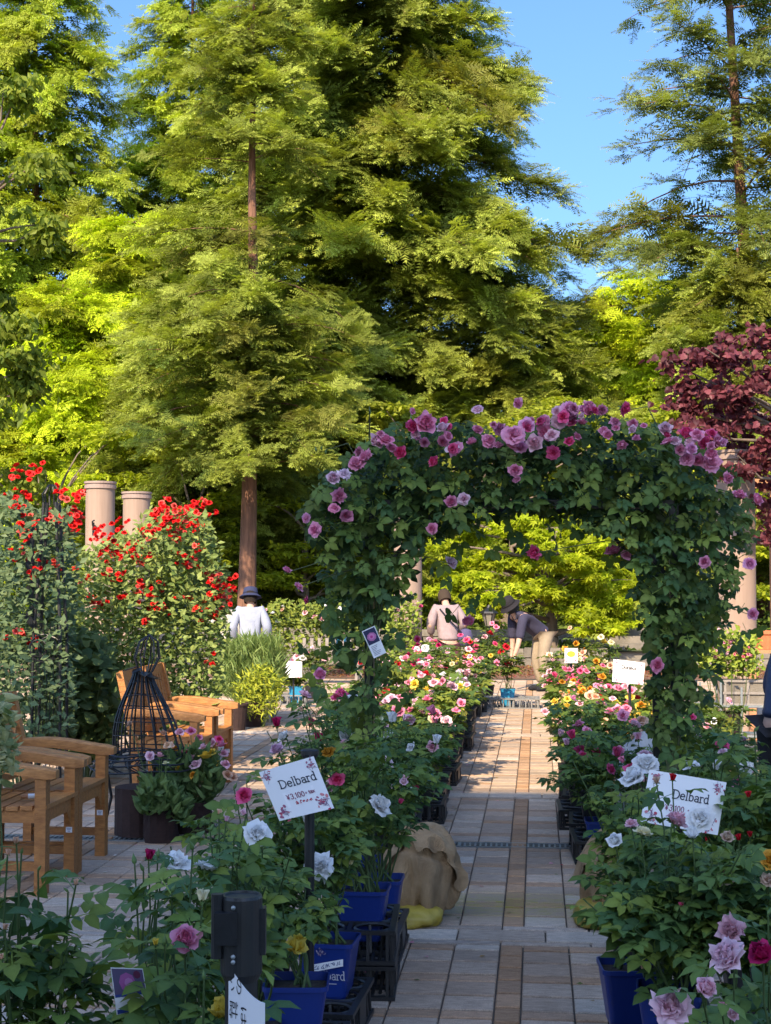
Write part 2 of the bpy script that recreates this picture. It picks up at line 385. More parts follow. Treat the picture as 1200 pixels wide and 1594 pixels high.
# ------------------------------------------------------------------ ground, terrain, paving
mb = MB(); mb.add([(-600, -600, -.05), (600, -600, -.05), (600, 600, -.05), (-600, 600, -.05)], [(0, 1, 2, 3)])
struct(mb.build('ground', M['turf']))
def terrain_z(x, y):
    t = np.clip((y - 29.3) / 22, 0, 1)
    return .30 + .75 * t * t * (3 - 2 * t) + .10 * np.sin(x * .45 + y * .2) * np.clip((y - 31) / 6, 0, 1)
gx, gy = np.meshgrid(np.linspace(-45, 45, 61), np.linspace(29.35, 110, 61))
gz = terrain_z(gx, gy); k = 61
V = np.stack([gx, gy, gz], -1).reshape(-1, 3); i, j = np.meshgrid(np.arange(k - 1), np.arange(k - 1), indexing='ij')
Fq = np.stack([i * k + j, i * k + j + 1, (i + 1) * k + j + 1, (i + 1) * k + j], -1).reshape(-1, 4)
mb = MB(); mb.add(V, Fq); struct(mb.build('terrain', M['turf'], smooth=True))

mb = MB(); PX0, PX1, PY0, PY1 = -9.0, 9.0, 1.0, 25.6
mb.add([(PX0, PY0, -.014), (PX1, PY0, -.014), (PX1, PY1, -.014), (PX0, PY1, -.014)], [(0, 1, 2, 3)])
paving = struct(mb.build('paving', M['sand']))
def paver_template(w, d):
    g, b = .0035, .004; v = []
    for (ins, z) in ((g, -.016), (g, -b), (g + b, 0)):
        x, y = w / 2 - ins, d / 2 - ins - .0075
        v += [(-x, -y, z), (x, -y, z), (x, y, z), (-x, y, z)]
    f = [(8, 9, 10, 11)]
    for r in (0, 4):
        for q in range(4): f.append((r + q, r + (q + 1) % 4, r + 4 + (q + 1) % 4, r + 4 + q))
    return np.array(v), np.array(f)
rp = RNG(11)
tiles = []          # (x, y, w, d, colour)
GREY, TAN, BROWN, LIGHT, SLATE = (.47, .37, .285), (.45, .315, .22), (.41, .24, .13), (.55, .46, .37), (.33, .29, .255)
bands = [2.45, 6.98, 11.55, 16.1, 20.7, 25.4]
xs = []; x = -.167 - 1.3 * 7
while x < 8.8:
    xs.append((x, .1, True)); x += .1
    for q in range(6): xs.append((x, .2, False)); x += .2
for b0, b1 in zip(bands[:-1], bands[1:]):
    y0, y1 = b0 + .19, b1 - .19
    n = max(1, round((y1 - y0) / .5)); u = (y1 - y0) / n
    for (cx, w, strip) in xs:
        if strip:
            m = round((y1 - y0) / .2); hh = (y1 - y0) / m
            for q in range(m): tiles.append((cx + .05, y0 + (q + .5) * hh, w, hh, lerp(BROWN, TAN, rp.random() * .5)))
        else:
            for q in range(n):
                yy = y0 + q * u
                for hh, thin in ((.4 * u, 0), (.4 * u, 0), (.2 * u, 1)):
                    c = lerp(TAN, BROWN, rp.random() * .6) if thin else lerp(GREY, TAN, rp.random() * .7)
                    if rp.random() < .06: c = LIGHT
                    tiles.append((cx + .1, yy + hh / 2, w, hh, c)); yy += hh
    for (dy, hh, ln) in ((-.15, .08, .4), (0, .22, .4), (.15, .08, .4)):
        xx = -9.2 + (.2 if dy else 0) + .033
        while xx < 8.8:
            c = [LIGHT, GREY, SLATE, LIGHT][rp.integers(4)] if not dy else lerp(GREY, SLATE, rp.random() * .6)
            tiles.append((xx + ln / 2, b0 + dy, ln, hh, c)); xx += ln
tiles = [t for t in tiles if abs(t[0]) < 8.9 and 1.2 < t[1] < 25.5 and not (9.28 < t[1] < 9.44 and -4.4 < t[0] < .5)]
score = []
for t in tiles:
    px, py, d = proj((t[0], t[1], 0)); vis = 0
    if 5.2 < d < 12.5 and 0 < px < 1200 and py < 1600:
        if -.70 < t[0] < .32: vis = 1e3 * t[2] * t[3] / d ** 3
        elif -2.45 < t[0] < -1.25 and px > 120 and d < 10: vis = 1e3 * t[2] * t[3] / d ** 3 * .8
    score.append(vis)
order = np.argsort(-np.array(score)); single = set(int(i) for i in order[:300] if score[i] > 0)
pm = {}
rest = {}
for i, t in enumerate(tiles):
    key = (round(t[2], 3), round(t[3], 3)); c = np.array(t[4]) * (.80 + .34 * rp.random())
    z = rp.uniform(-.0015, .0015)
    if i in single:
        if key not in pm:
            v, f = paver_template(*key); pm[key] = MB().add(v, f).mesh('paver', M['paver'])
        o = obj('paver', pm[key], paving, loc=(t[0], t[1], z)); o.rotation_euler = (rp.normal() * .002, rp.normal() * .002, rp.normal() * .002); o.color = (*c, 1)
    else: rest.setdefault(key, []).append(((t[0], t[1], z), c))
mb = MB()
for key, L in rest.items():
    v, f = paver_template(*key); O = np.array([l[0] for l in L]); Cq = np.array([l[1] for l in L])
    near = (O[:, 1] < 14) & (O[:, 0] > -5) & (O[:, 0] < 4)
    for msk, vv, ff in ((near, v, f), (~near, v[4:], f[[0, 5, 6, 7, 8]] - 4)):
        n = int(msk.sum())
        if n: scatter(mb, vv, ff, np.tile(np.eye(3), (n, 1, 1)), np.ones(n), O[msk], Cq[msk])
mb.build('paver_field', M['paver'], paving, kind='stuff')

# drain across the paving
dr = thing('drain_grate', 'narrow grey steel drain grate running across the paved path', 'drain', (0, 9.36, 0))
mb = MB()
for y in (-.07, .07): mb.box((-1.95, y, -.006), (4.9, .012, .016))
for q in range(6): mb.box((-4.4 + q * .98, 0, -.006), (.02, .13, .015))
mb.build('frame', M['galv'], dr)
mb = MB(); nb = 150
for q in range(nb): mb.box((-4.38 + q * 4.86 / nb + .012, 0, -.008), (.011, .128, .012))
mb.build('bar', M['galv'], dr, kind='stuff')
mb = MB(); mb.box((-1.95, 0, -.04), (4.9, .15, .03)); mb.build('channel', M['black_plastic'], dr)

# mulch strip, slab edging and terrace walls beyond the plaza
mb = MB(); mb.add([(-14, 25.6, -.004), (14, 25.6, -.004), (14, 29.4, .02), (-14, 29.4, .02)], [(0, 1, 2, 3)])
struct(mb.build('mulch_bed', M['mulch']))
rr = RNG(5); mb = MB()
n = 9000; O = np.stack([rr.uniform(-5, 5, n), rr.uniform(25.8, 29.2, n), np.full(n, .015)], 1); O[:, 2] += rr.random(n) * .02
D = unit(rr, n); D[:, 2] *= .3; Nn = unit(rr, n) * .6 + np.array((0, 0, 1))
scatter(mb, LF_V * (.7, 1, 1), LF_F, frames(D, Nn), rr.uniform(.04, .1, n), O, np.stack([rr.uniform(.14, .34, n), rr.uniform(.07, .17, n), rr.uniform(.04, .09, n)], 1))
mb.build('bark_chips', M['leaf_mass'], kind='stuff')
def stone_wall(name, label, x0, x1, y, z0, h, courses, sl, seed, skip=()):
    r = RNG(seed); o = thing(name, label, 'wall', ((x0 + x1) / 2, y, z0))
    ch = h / courses; base = MB(); base.box((0, .16, h / 2 - .03), (x1 - x0 - .05, .2, h - .06)); base.build('core', M['soil'], o)
    for c in range(courses):
        x = x0 - (x0 + x1) / 2 - (c % 2) * sl * .4
        while x < (x1 - x0) / 2:
            w = sl * r.uniform(.7, 1.3); s = MB()
            v = np.array([(sx * (w / 2 - .01), sy * .14, sz * (ch / 2 - .006)) for sz in (-1, 1) for sy in (-1, 1) for sx in (-1, 1)])
            v += r.normal(size=v.shape) * .008; g = r.uniform(.75, 1.2)
            s.add(v, [(0, 2, 3, 1), (4, 5, 7, 6), (0, 1, 5, 4), (2, 6, 7, 3), (0, 4, 6, 2), (1, 3, 7, 5)], (g, g, g * r.uniform(.9, 1)))
            s.build('stone', M['stone'], o, loc=(x + w / 2, r.uniform(-.02, .02), ch * (c + .5))); x += w
    return o
stone_wall('retaining_wall', 'low stone retaining wall behind the bark mulch, under the green maple', -3.6, 1.0, 29.2, 0.0, .36, 2, .55, 3)
stone_wall('retaining_wall', 'low stone wall at the right beside the dark garden steps', 2.6, 9, 29.2, 0.0, .36, 2, .6, 4)
stone_wall('retaining_wall', 'long grey stone wall behind the white roses and tree trunk', -9.5, -3.7, 28.9, 0.0, .75, 3, .6, 6)
stone_wall('terrace_wall', 'upper stone terrace edging behind the maple trunk', -3.6, .9, 32.2, .32, .30, 2, .6, 8)
st = thing('garden_steps', 'shaded stone garden steps climbing into the trees', 'steps', (1.8, 29.1, 0))
for q in range(5):
    s = MB(); s.box((0, .2 + q * .36, .07 + q * .14), (1.55, .40, .14 + q * .001)); s.build('step', M['stone'], st)

# ------------------------------------------------------------------ unseen building added behind the camera to throw the foreground into shade
bh = thing('shade_building', 'tall pale building added out of view behind the viewpoint, shading the nearer paving', 'building', (-5.1, -10, 0))
ZR = (11.75 + 10) * math.tan(SUN_EL) / math.cos(SUN_AZ)
mb = MB(); mb.box((0, -5, ZR / 2 - .16), (13, 9.9, ZR - .32)); mb.build('wall', M['facade'], bh)
mb = MB(); mb.box((0, -5, ZR - .15), (13.4, 10, .3)); mb.build('roof', M['stone'], bh)
for fl in range(6):
    for c in range(3):
        w = MB(); w.box((-3.8 + c * 3.8, -.03, 1.9 + fl * 2.6), (2.0, .06, 1.5)); wo = w.build('window', M['white_board'], bh)
        w = MB(); w.box((-3.8 + c * 3.8, .01, 1.9 + fl * 2.6), (1.8, .04, 1.3)); w.build('pane', M['glass'], wo)

# ------------------------------------------------------------------ columns
def column(px, d, ytop, label, r=.2):
    p = P(px, 1000, d); z = P(px, ytop, d)[2]
    o = thing('garden_column', label, 'column', (p[0], p[1], 0), group='plaster garden columns')
    mb = MB(); mb.lathe([(r, 0), (r, z - .10)], 28, cap=False); mb.build('shaft', M['plaster'], o, smooth=True)
    mb = MB(); mb.lathe([(r * 1.0, z - .10), (r * 1.10, z - .098), (r * 1.10, z - .05), (r * 1.04, z - .048), (r * 1.04, z - .03), (r * 1.12, z - .028), (r * 1.12, z), (0.01, z + .004)], 28); mb.build('cap', M['capstone'], o)
    mb = MB(); mb.lathe([(r * 1.25, 0), (r * 1.25, .12), (r * 1.05, .16), (r * 1.05, .2)], 28); mb.build('base', M['plaster'], o)
    return o
c1 = column(154, 20.9, 750, 'tall plaster column with an iron hook beside the red flowers')
mb = MB(); hp = P(146, 818, 20.65) - np.array(c1.location)
mb.tube([hp + (0, .1, 0), hp + (0, -.06, .0), hp + (0, -.07, .05), hp + (.03, -.07, .07)], .012); mb.tube([hp + (0, -.02, -.14), hp + (0, -.02, .04)], .016); mb.build('hook', M['iron'], c1)
column(211, 22.3, 766, 'shorter plaster column half hidden by the red flowers')
column(635, 21.5, 800, 'pink plaster column behind the foot of the rose arch')
column(1147, 16.0, 702, 'wide plaster column beside the purple leaved tree', .205)

# ------------------------------------------------------------------ trees
def trunk_mesh(mb, base, top, r0, r1, n=10, wob=.1, r=None, m=14):
    t = np.linspace(0, 1, m)[:, None]; p = base * (1 - t) + top * t
    p[:, :2] += np.cumsum(r.normal(size=(m, 2)), 0) * wob / m; rad = (r0 * (1 - t) + r1 * t)[:, 0]; rad[0] *= 1.35; rad[1] *= 1.06
    mb.tube(p, rad, n); return p
def sprig_mesh(seed, feather):
    """one flat conifer sprig, unit length along +y: side sprays carrying narrow needles"""
    r = RNG(seed); mb = MB(); V = []; Fc = []; C = []
    def spray(o, d, ln, nz, tone):
        d = d / np.linalg.norm(d); sx = np.cross(d, (0, 0, 1.0)); sx /= np.linalg.norm(sx); k0 = 4 if ln > .2 else 3
        for i in range(k0):
            t = (i + .4) / k0; c = o + d * ln * t + np.array((0, 0, nz * t * t * ln)); l = ln * (.58 if not feather else .42) * (1 - .5 * t) * r.uniform(.8, 1.2); w = ln * (.15 if not feather else .17)
            for sg in (-1, 1):
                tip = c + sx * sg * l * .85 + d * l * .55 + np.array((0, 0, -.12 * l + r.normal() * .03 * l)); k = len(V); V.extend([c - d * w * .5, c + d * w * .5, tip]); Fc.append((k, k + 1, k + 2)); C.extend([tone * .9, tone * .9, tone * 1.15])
        k = len(V); e = o + d * ln * .85; V.extend([e - sx * w * .6, e + sx * w * .6, o + d * ln * 1.12 + np.array((0, 0, nz * ln))]); Fc.append((k, k + 1, k + 2)); C.extend([tone, tone, tone * 1.2])
    n = 7; dz = -.22 if feather else -.10
    for i in range(n):
        y = .04 + .86 * i / n
        for sg in (-1, 1):
            if r.random() < .08: continue
            a = math.radians(r.uniform(38, 62)); ln = (.40 - .24 * y) * r.uniform(.75, 1.2) * (1.1 if feather else 1)
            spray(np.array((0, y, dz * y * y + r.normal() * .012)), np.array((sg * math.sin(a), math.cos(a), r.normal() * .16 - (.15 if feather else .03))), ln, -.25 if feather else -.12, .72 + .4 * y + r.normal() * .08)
    spray(np.array((0, .86, dz * .74)), np.array((0, 1.0, -.1)), .24, -.1, 1.2)
    mb.add(V, np.array(Fc), np.clip(np.array(C), .4, 1.5)[:, None] * np.ones(3)); k = np.linspace(0, .95, 5); mb.tube(np.stack([k * 0, k, dz * k * k - .004], 1), np.linspace(.007, .003, 5), 3, (.55, .40, .5), cap=False)
    return mb.mesh('sprig', M['sprig'])
SPRIGS = {}
for fe in (False, True):
    cl_ = bpy.data.collections.new('sprig_templates')
    for q in range(4):
        so_ = bpy.data.objects.new('sprig', sprig_mesh(800 + q + 10 * fe, fe)); cl_.objects.link(so_)
    ng = bpy.data.node_groups.new('sprigs', 'GeometryNodeTree'); ng.interface.new_socket('Geometry', in_out='INPUT', socket_type='NodeSocketGeometry'); ng.interface.new_socket('Geometry', in_out='OUTPUT', socket_type='NodeSocketGeometry')
    N_ = ng.nodes; gi = N_.new('NodeGroupInput'); go = N_.new('NodeGroupOutput'); ci = N_.new('GeometryNodeCollectionInfo'); ci.inputs['Collection'].default_value = cl_; ci.inputs['Separate Children'].default_value = True; ci.inputs['Reset Children'].default_value = True
    ip = N_.new('GeometryNodeInstanceOnPoints'); ip.inputs['Pick Instance'].default_value = True
    for (nm, ty, sk) in (('turn', 'FLOAT_VECTOR', 'Rotation'), ('size', 'FLOAT', 'Scale'), ('variant', 'INT', 'Instance Index')):
        na = N_.new('GeometryNodeInputNamedAttribute'); na.data_type = ty; na.inputs['Name'].default_value = nm; ng.links.new(na.outputs['Attribute'], ip.inputs[sk])
    ng.links.new(gi.outputs[0], ip.inputs['Points']); ng.links.new(ci.outputs[0], ip.inputs['Instance']); ng.links.new(ip.outputs[0], go.inputs[0]); SPRIGS[fe] = ng
def eulers(R):
    y = -np.arcsin(np.clip(R[:, 2, 0], -1, 1)); return np.stack([np.arctan2(R[:, 2, 1], R[:, 2, 2]), y, np.arctan2(R[:, 1, 0], R[:, 0, 0])], 1)
def sprig_crown(parent, O, E, S, C, feather, r):
    me = bpy.data.meshes.new('crown'); n = len(O); me.vertices.add(n); me.vertices.foreach_set('co', O.astype(np.float32).ravel())
    for nm, ty, k, v in (('turn', 'FLOAT_VECTOR', 'vector', E), ('size', 'FLOAT', 'value', S), ('variant', 'INT', 'value', r.integers(4, size=n))):
        at = me.attributes.new(nm, ty, 'POINT'); at.data.foreach_set(k, np.asarray(v, np.int32 if ty == 'INT' else np.float32).ravel())
    at = me.attributes.new('green', 'FLOAT_COLOR', 'POINT'); at.data.foreach_set('color', np.concatenate([C, np.ones((n, 1))], 1).astype(np.float32).ravel())
    me.materials.append(M['sprig']); me.update(); o = obj('crown', me, parent, 'stuff'); o.modifiers.new('sprigs', 'NODES').node_group = SPRIGS[feather]
    return o
def conifer(name, label, px, d, H, zb, Lmax, pw, nb, tr, cols, seed, dens=1.0, droop=1.0, feather=False, ssc=1.0, skipz=(), front=0, group=None, bark='bark_red', rise=(.05, .4), gaps=0, lean=0.0, tips=(.2, .2, .02), bot=.75):
    r = RNG(seed); b = P(px, 1000, d); b[2] = terrain_z(b[0], b[1]) - .05 if b[1] > 29.4 else 0
    o = thing(name, label, 'tree', b, group=group)
    mb = MB(); tp = trunk_mesh(mb, np.zeros(3), np.array((lean, 0, H)), tr, .03, r=r, wob=.25); mb.build('trunk', M[bark], o, smooth=True)
    lm = MB(); PO, PR, PS, PC = [], [], [], []; gap = [r.uniform(.05, .9) for _ in range(gaps)]
    for i in range(nb + front):
        t = (i + r.random()) / nb if i < nb else r.uniform(.02, .9)
        if any(abs(t - g) < .025 for g in gap): continue
        z = zb + (H - zb) * t
        if any(q0 < z < q1 for q0, q1 in skipz) and r.random() < .8: continue
        L = (Lmax * (1 - t) ** pw * min(1, bot + t * 4 * (1 - bot)) + .25) * r.uniform(.62, 1.12)
        az = i * 2.39996 + r.uniform(-.5, .5)
        if i >= nb: az = math.atan2(-_FH[1], -_FH[0]) + r.normal() * .35; L *= r.uniform(.45, .75)
        out = np.array((math.cos(az), math.sin(az), 0)); side = np.array((-out[1], out[0], 0))
        back = out @ _FH > .35
        ri = r.uniform(*rise) + r.normal() * .08; dr = r.uniform(.2, .65) * droop
        c0 = np.array([np.interp(z, tp[:, 2], tp[:, 0]), np.interp(z, tp[:, 2], tp[:, 1]), z])
        cur = lambda s: c0 + out * (L * s)[:, None] + np.array((0, 0, 1)) * (L * (ri * s - dr * s * s))[:, None]
        ss = np.linspace(0, 1, 6); lm.tube(cur(ss), np.linspace(max(.012, L * .009), .006, 6), 5, cap=False)
        ns = max(5, int(L * 15 * dens * (.35 if back else 1) * (.3 if P(0, 0, d)[2] + 1.2 < z + b[2] else 1)) + 5)
        s = r.uniform(.05, 1, ns) ** .8; s[:2] = (.93, .99); sg = r.choice([-1, 1], ns); a = np.radians(r.uniform(20, 75, ns) * (1 - .5 * (s > .9)))
        sd = out * np.cos(a)[:, None] + side * (sg * np.sin(a))[:, None]; sd[:, 2] = r.uniform(-.55, .55, ns) * droop + (ri - 2 * dr * s) * .4
        sl = (np.clip(.22 * L * (1.15 - s) + .15, .15, .9) * r.uniform(.7, 1.2, ns) + .42) * ssc
        O = cur(s) + r.normal(size=(ns, 3)) * .13
        Nn = np.array((0, 0, .9)) + out * .3 - _FH * .25 + r.normal(size=(ns, 3)) * .36
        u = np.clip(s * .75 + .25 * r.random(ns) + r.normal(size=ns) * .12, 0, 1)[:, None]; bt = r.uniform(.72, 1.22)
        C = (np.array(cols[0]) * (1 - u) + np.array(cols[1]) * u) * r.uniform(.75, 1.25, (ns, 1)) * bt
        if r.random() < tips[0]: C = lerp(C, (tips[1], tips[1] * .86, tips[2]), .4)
        PO.append(O); PR.append(eulers(frames(sd, Nn))); PS.append(sl); PC.append(C)
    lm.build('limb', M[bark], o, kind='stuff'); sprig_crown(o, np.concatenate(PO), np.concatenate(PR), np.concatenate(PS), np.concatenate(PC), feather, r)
    return o
def broadleaf(name, label, px, d, zt, pads, nleaf, lsz, cols, seed, tmpl=(LF_V, LF_F), mat='tree_leaf', bark='bark_grey', tr=.12, group=None, flat=.35, cat='tree', trunk=True, leafdroop=.2, basez=None, updir=.9):
    """pads: (px, py, d, rx, rz) clumps given where the photo shows them"""
    r = RNG(seed); b = P(px, 1000, d); b[2] = (terrain_z(b[0], b[1]) - .04 if b[1] > 29.4 else 0) if basez is None else basez
    o = thing(name, label, cat, b, group=group); cm = MB(); tk = MB()
    if trunk: tp = trunk_mesh(tk, np.zeros(3), np.array((r.normal() * .15, 0, zt)), tr, tr * .35, r=r, wob=.3, m=8)
    per = nleaf // max(1, len(pads)); lm = MB()
    for (qx, qy, qd, rx, rz) in pads:
        c = P(qx, qy, qd) - b; n = max(8, int(per * r.uniform(.8, 1.2)))
        if trunk:
            k = min(zt * .95, max(.3, c[2] - rx * .6)); s0 = np.array([np.interp(k, tp[:, 2], tp[:, 0]), np.interp(k, tp[:, 2], tp[:, 1]), k])
            mid = (s0 + c) / 2 + np.array((0, 0, .12 * rx)); lm.tube([s0, (s0 + mid) / 2 + r.normal(size=3) * .04, mid, (mid + c) / 2 + r.normal(size=3) * .04, c + r.normal(size=3) * .1], np.array((.4, .3, .22, .15, .08)) * tr, 5)
        # sub clumps inside the pad
        m = max(3, int(6 + rx * 5)); sc = unit(r, m) * (r.random((m, 1)) ** .4) * np.array((rx, rx, rz)) * .85; idx = r.integers(m, size=n)
        O = c + sc[idx] + r.normal(size=(n, 3)) * np.array((rx, rx, rz * (flat + .2))) * .24
        D = unit(r, n); D[:, 2] = D[:, 2] * .35 - leafdroop; Nn = np.array((0, 0, updir)) + r.normal(size=(n, 3)) * flat * 1.1 + np.array((0, -.25, 0))
        bt = r.uniform(.75, 1.25, m)[idx][:, None]; u = r.random((n, 1))
        scatter(cm, tmpl[0], tmpl[1], frames(D, Nn), r.uniform(*lsz, n), O, lerp(np.array(cols[0])[None], np.array(cols[1])[None], u) * bt)
    if trunk: tk.build('trunk', M[bark], o, smooth=True); lm.build('limb', M[bark], o, smooth=True, kind='stuff')
    cm.build('crown', M[mat], o, kind='stuff')
    return o
OLIVE = ((.11, .165, .02), (.43, .50, .09)); OLIVE2 = ((.11, .16, .03), (.36, .43, .11)); LIME = ((.34, .48, .015), (.62, .74, .035)); MIDG = ((.25, .36, .025), (.50, .60, .07))
TG = 'tall conifers behind the garden'
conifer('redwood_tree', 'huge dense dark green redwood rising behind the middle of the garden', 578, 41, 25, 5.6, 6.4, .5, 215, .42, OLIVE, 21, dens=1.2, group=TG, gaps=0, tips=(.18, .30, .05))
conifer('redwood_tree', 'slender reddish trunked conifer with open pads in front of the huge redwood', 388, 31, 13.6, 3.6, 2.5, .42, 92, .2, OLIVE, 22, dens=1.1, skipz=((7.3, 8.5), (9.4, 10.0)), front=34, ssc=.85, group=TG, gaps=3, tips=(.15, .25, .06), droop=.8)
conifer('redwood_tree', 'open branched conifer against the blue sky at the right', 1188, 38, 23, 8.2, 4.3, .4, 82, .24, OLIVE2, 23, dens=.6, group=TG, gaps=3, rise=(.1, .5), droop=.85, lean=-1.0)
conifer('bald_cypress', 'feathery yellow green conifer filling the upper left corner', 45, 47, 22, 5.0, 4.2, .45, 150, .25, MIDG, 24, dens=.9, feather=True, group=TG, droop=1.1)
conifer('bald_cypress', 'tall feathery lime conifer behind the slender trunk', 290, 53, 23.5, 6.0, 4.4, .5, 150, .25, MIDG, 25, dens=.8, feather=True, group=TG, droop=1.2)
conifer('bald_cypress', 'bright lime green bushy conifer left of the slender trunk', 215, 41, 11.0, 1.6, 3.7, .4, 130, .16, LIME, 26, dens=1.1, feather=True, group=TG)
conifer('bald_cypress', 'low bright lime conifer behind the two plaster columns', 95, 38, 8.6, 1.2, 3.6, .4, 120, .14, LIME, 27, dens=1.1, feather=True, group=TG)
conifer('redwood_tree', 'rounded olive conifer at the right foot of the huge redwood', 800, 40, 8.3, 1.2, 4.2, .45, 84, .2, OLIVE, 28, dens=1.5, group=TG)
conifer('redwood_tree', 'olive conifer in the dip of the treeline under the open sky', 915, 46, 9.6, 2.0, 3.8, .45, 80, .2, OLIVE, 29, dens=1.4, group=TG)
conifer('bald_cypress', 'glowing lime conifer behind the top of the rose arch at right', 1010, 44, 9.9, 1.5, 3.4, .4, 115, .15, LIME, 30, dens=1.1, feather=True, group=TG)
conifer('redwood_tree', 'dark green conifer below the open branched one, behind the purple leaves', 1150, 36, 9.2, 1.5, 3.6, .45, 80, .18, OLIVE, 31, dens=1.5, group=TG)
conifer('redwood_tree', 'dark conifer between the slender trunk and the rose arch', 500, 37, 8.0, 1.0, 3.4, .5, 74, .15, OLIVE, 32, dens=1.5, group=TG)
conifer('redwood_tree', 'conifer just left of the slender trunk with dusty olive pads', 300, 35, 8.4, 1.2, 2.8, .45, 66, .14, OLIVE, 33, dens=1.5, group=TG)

# maple framed by the arch
r_ = RNG(40); pads = [(px, py, 29.5 + r_.uniform(-1.2, 1.2), r_.uniform(.34, .62), .30) for px, py in
    [(720, 880), (735, 835), (760, 800), (800, 820), (780, 865), (745, 915), (815, 885), (835, 845), (845, 800), (880, 830), (875, 875), (905, 905), (925, 850), (925, 890), (950, 935), (895, 945), (845, 925), (800, 925), (700, 915), (965, 965), (980, 900), (930, 975), (690, 850), (760, 945)]]
broadleaf('japanese_maple', 'fresh lime green maple framed by the opening of the rose arch', 858, 30.0, 2.2, pads, 10000, (.11, .18), ((.24, .32, .012), (.48, .54, .03)), 41, tmpl=(MP_V, MP_F), tr=.13)
r_ = RNG(42); pads = [(r_.uniform(640, 1010), r_.uniform(780, 960), r_.uniform(33, 36), r_.uniform(.5, .9), .25) for _ in range(22)]
broadleaf('understory_tree', 'shaded small leafy tree behind the lime maple', 790, 35, 2.4, pads, 9000, (.10, .18), ((.11, .17, .012), (.32, .38, .03)), 43)
for (lab, px, d, x0, x1, y0, y1, cc, sd) in [
    ('light green understory tree between slender trunk and arch roses', 470, 34, 400, 560, 730, 930, ((.16, .22, .012), (.42, .46, .03)), 44),
    ('bright understory tree beyond the red flowering bush', 300, 33, 200, 390, 690, 900, ((.16, .22, .012), (.42, .46, .03)), 45),
    ('lime understory tree behind the ironwork and red flowers', 60, 33, -40, 190, 660, 900, ((.2, .28, .012), (.46, .52, .03)), 46),
    ('leafy tree showing behind the right leg of the arch', 1060, 34, 990, 1230, 640, 930, ((.16, .22, .012), (.42, .46, .03)), 47),
    ('light leafy tree showing just over the arch roses', 720, 36, 600, 1000, 620, 770, ((.18, .24, .015), (.42, .45, .06)), 48)]:
    r_ = RNG(sd); pads = [(r_.uniform(x0, x1), r_.uniform(y0, y1), d + r_.uniform(-1.5, 1.5), r_.uniform(.5, .85), .24) for _ in range(18)]
    broadleaf('understory_tree', lab, px, d, 2.6, pads, 8000, (.10, .18), cc, sd + 50)
# drooping leafy tree at the left edge
r_ = RNG(60); pads = [(r_.uniform(-120, 62) - max(0, (260 - py) * .3), py, 24 + r_.uniform(-1, 1), r_.uniform(.3, .55), .3) for py in np.linspace(120, 820, 44)]
broadleaf('drooping_tree', 'dark tree with hanging pointed leaves at the left edge', -70, 24.5, 8, pads, 9000, (.11, .2), ((.07, .12, .015), (.30, .36, .05)), 61, leafdroop=.75, flat=.7, tr=.14, updir=.3)
# purple leaved tree at right
r_ = RNG(62); pads = [(px, py, 15.4 + r_.uniform(-.5, .9), r_.uniform(.13, .42), r_.uniform(.1, .25)) for px, py in
    [(1190, 535), (1120, 550), (1085, 565), (1150, 560), (1205, 580), (1060, 610), (1100, 610), (1140, 605), (1180, 610), (1075, 640), (1115, 640), (1150, 640), (1190, 645), (1090, 670), (1170, 680), (1210, 680), (1130, 665), (1180, 715), (1150, 735), (1205, 750), (1195, 790), (1215, 830)]]
broadleaf('purple_redbud', 'burgundy purple leaved tree hanging over the right column', 1240, 15.7, 3.2, pads, 3400, (.045, .08), ((.05, .012, .018), (.21, .06, .075)), 63, tmpl=(HT_V, HT_F), mat='purple_leaf', flat=.5, leafdroop=.55, basez=0, tr=.09, updir=.5)

# far wood behind everything: reads as one mass
r_ = RNG(70); mb = MB()
for sx in np.linspace(-34, 26, 44):
    for _ in range(4):
        c = np.array((sx + r_.uniform(-1, 1), 62 + r_.uniform(-4, 6), r_.uniform(.5, 8.4))); R = r_.uniform(1.6, 2.8); n = 620
        m = 16; sc = unit(r_, m) * R * .8; idx = r_.integers(m, size=n)
        O = c + sc[idx] + r_.normal(size=(n, 3)) * R * .2; O[:, 2] = np.maximum(O[:, 2], .2)
        D = unit(r_, n); D[:, 2] -= .3; Nn = np.array((0, -.3, .8)) + r_.normal(size=(n, 3)) * .5
        cc = lerp((.10, .15, .012), (.36, .40, .03), r_.random()); C = cc * r_.uniform(.7, 1.3, (n, 1))
        scatter(mb, LF_V, LF_F, frames(D, Nn), r_.uniform(.22, .42, n), O, C)
mb.build('distant_woods', M['tree_leaf'], kind='stuff')
# undergrowth on the terrace
mb = MB(); n = 26000
O = np.stack([r_.uniform(-14, 9, n), r_.uniform(29.6, 40, n) ** 1.0, np.zeros(n)], 1)
O[:, 2] = terrain_z(O[:, 0], O[:, 1]) + r_.random(n) ** 2 * (.3 + .9 * (np.sin(O[:, 0] * 1.7) * np.sin(O[:, 1] * 1.3 + 1) > .1)) * (O[:, 1] > 32.8)
D = unit(r_, n); D[:, 2] = abs(D[:, 2]) * .6; Nn = np.array((0, -.3, .9)) + r_.normal(size=(n, 3)) * .5
C = lerp(np.array((.04, .07, .012))[None], np.array((.15, .2, .03))[None], r_.random((n, 1)))
scatter(mb, LF_V, LF_F, frames(D, Nn), r_.uniform(.08, .18, n), O, C)
mb.build('undergrowth', M['leaf_mass'], kind='stuff')
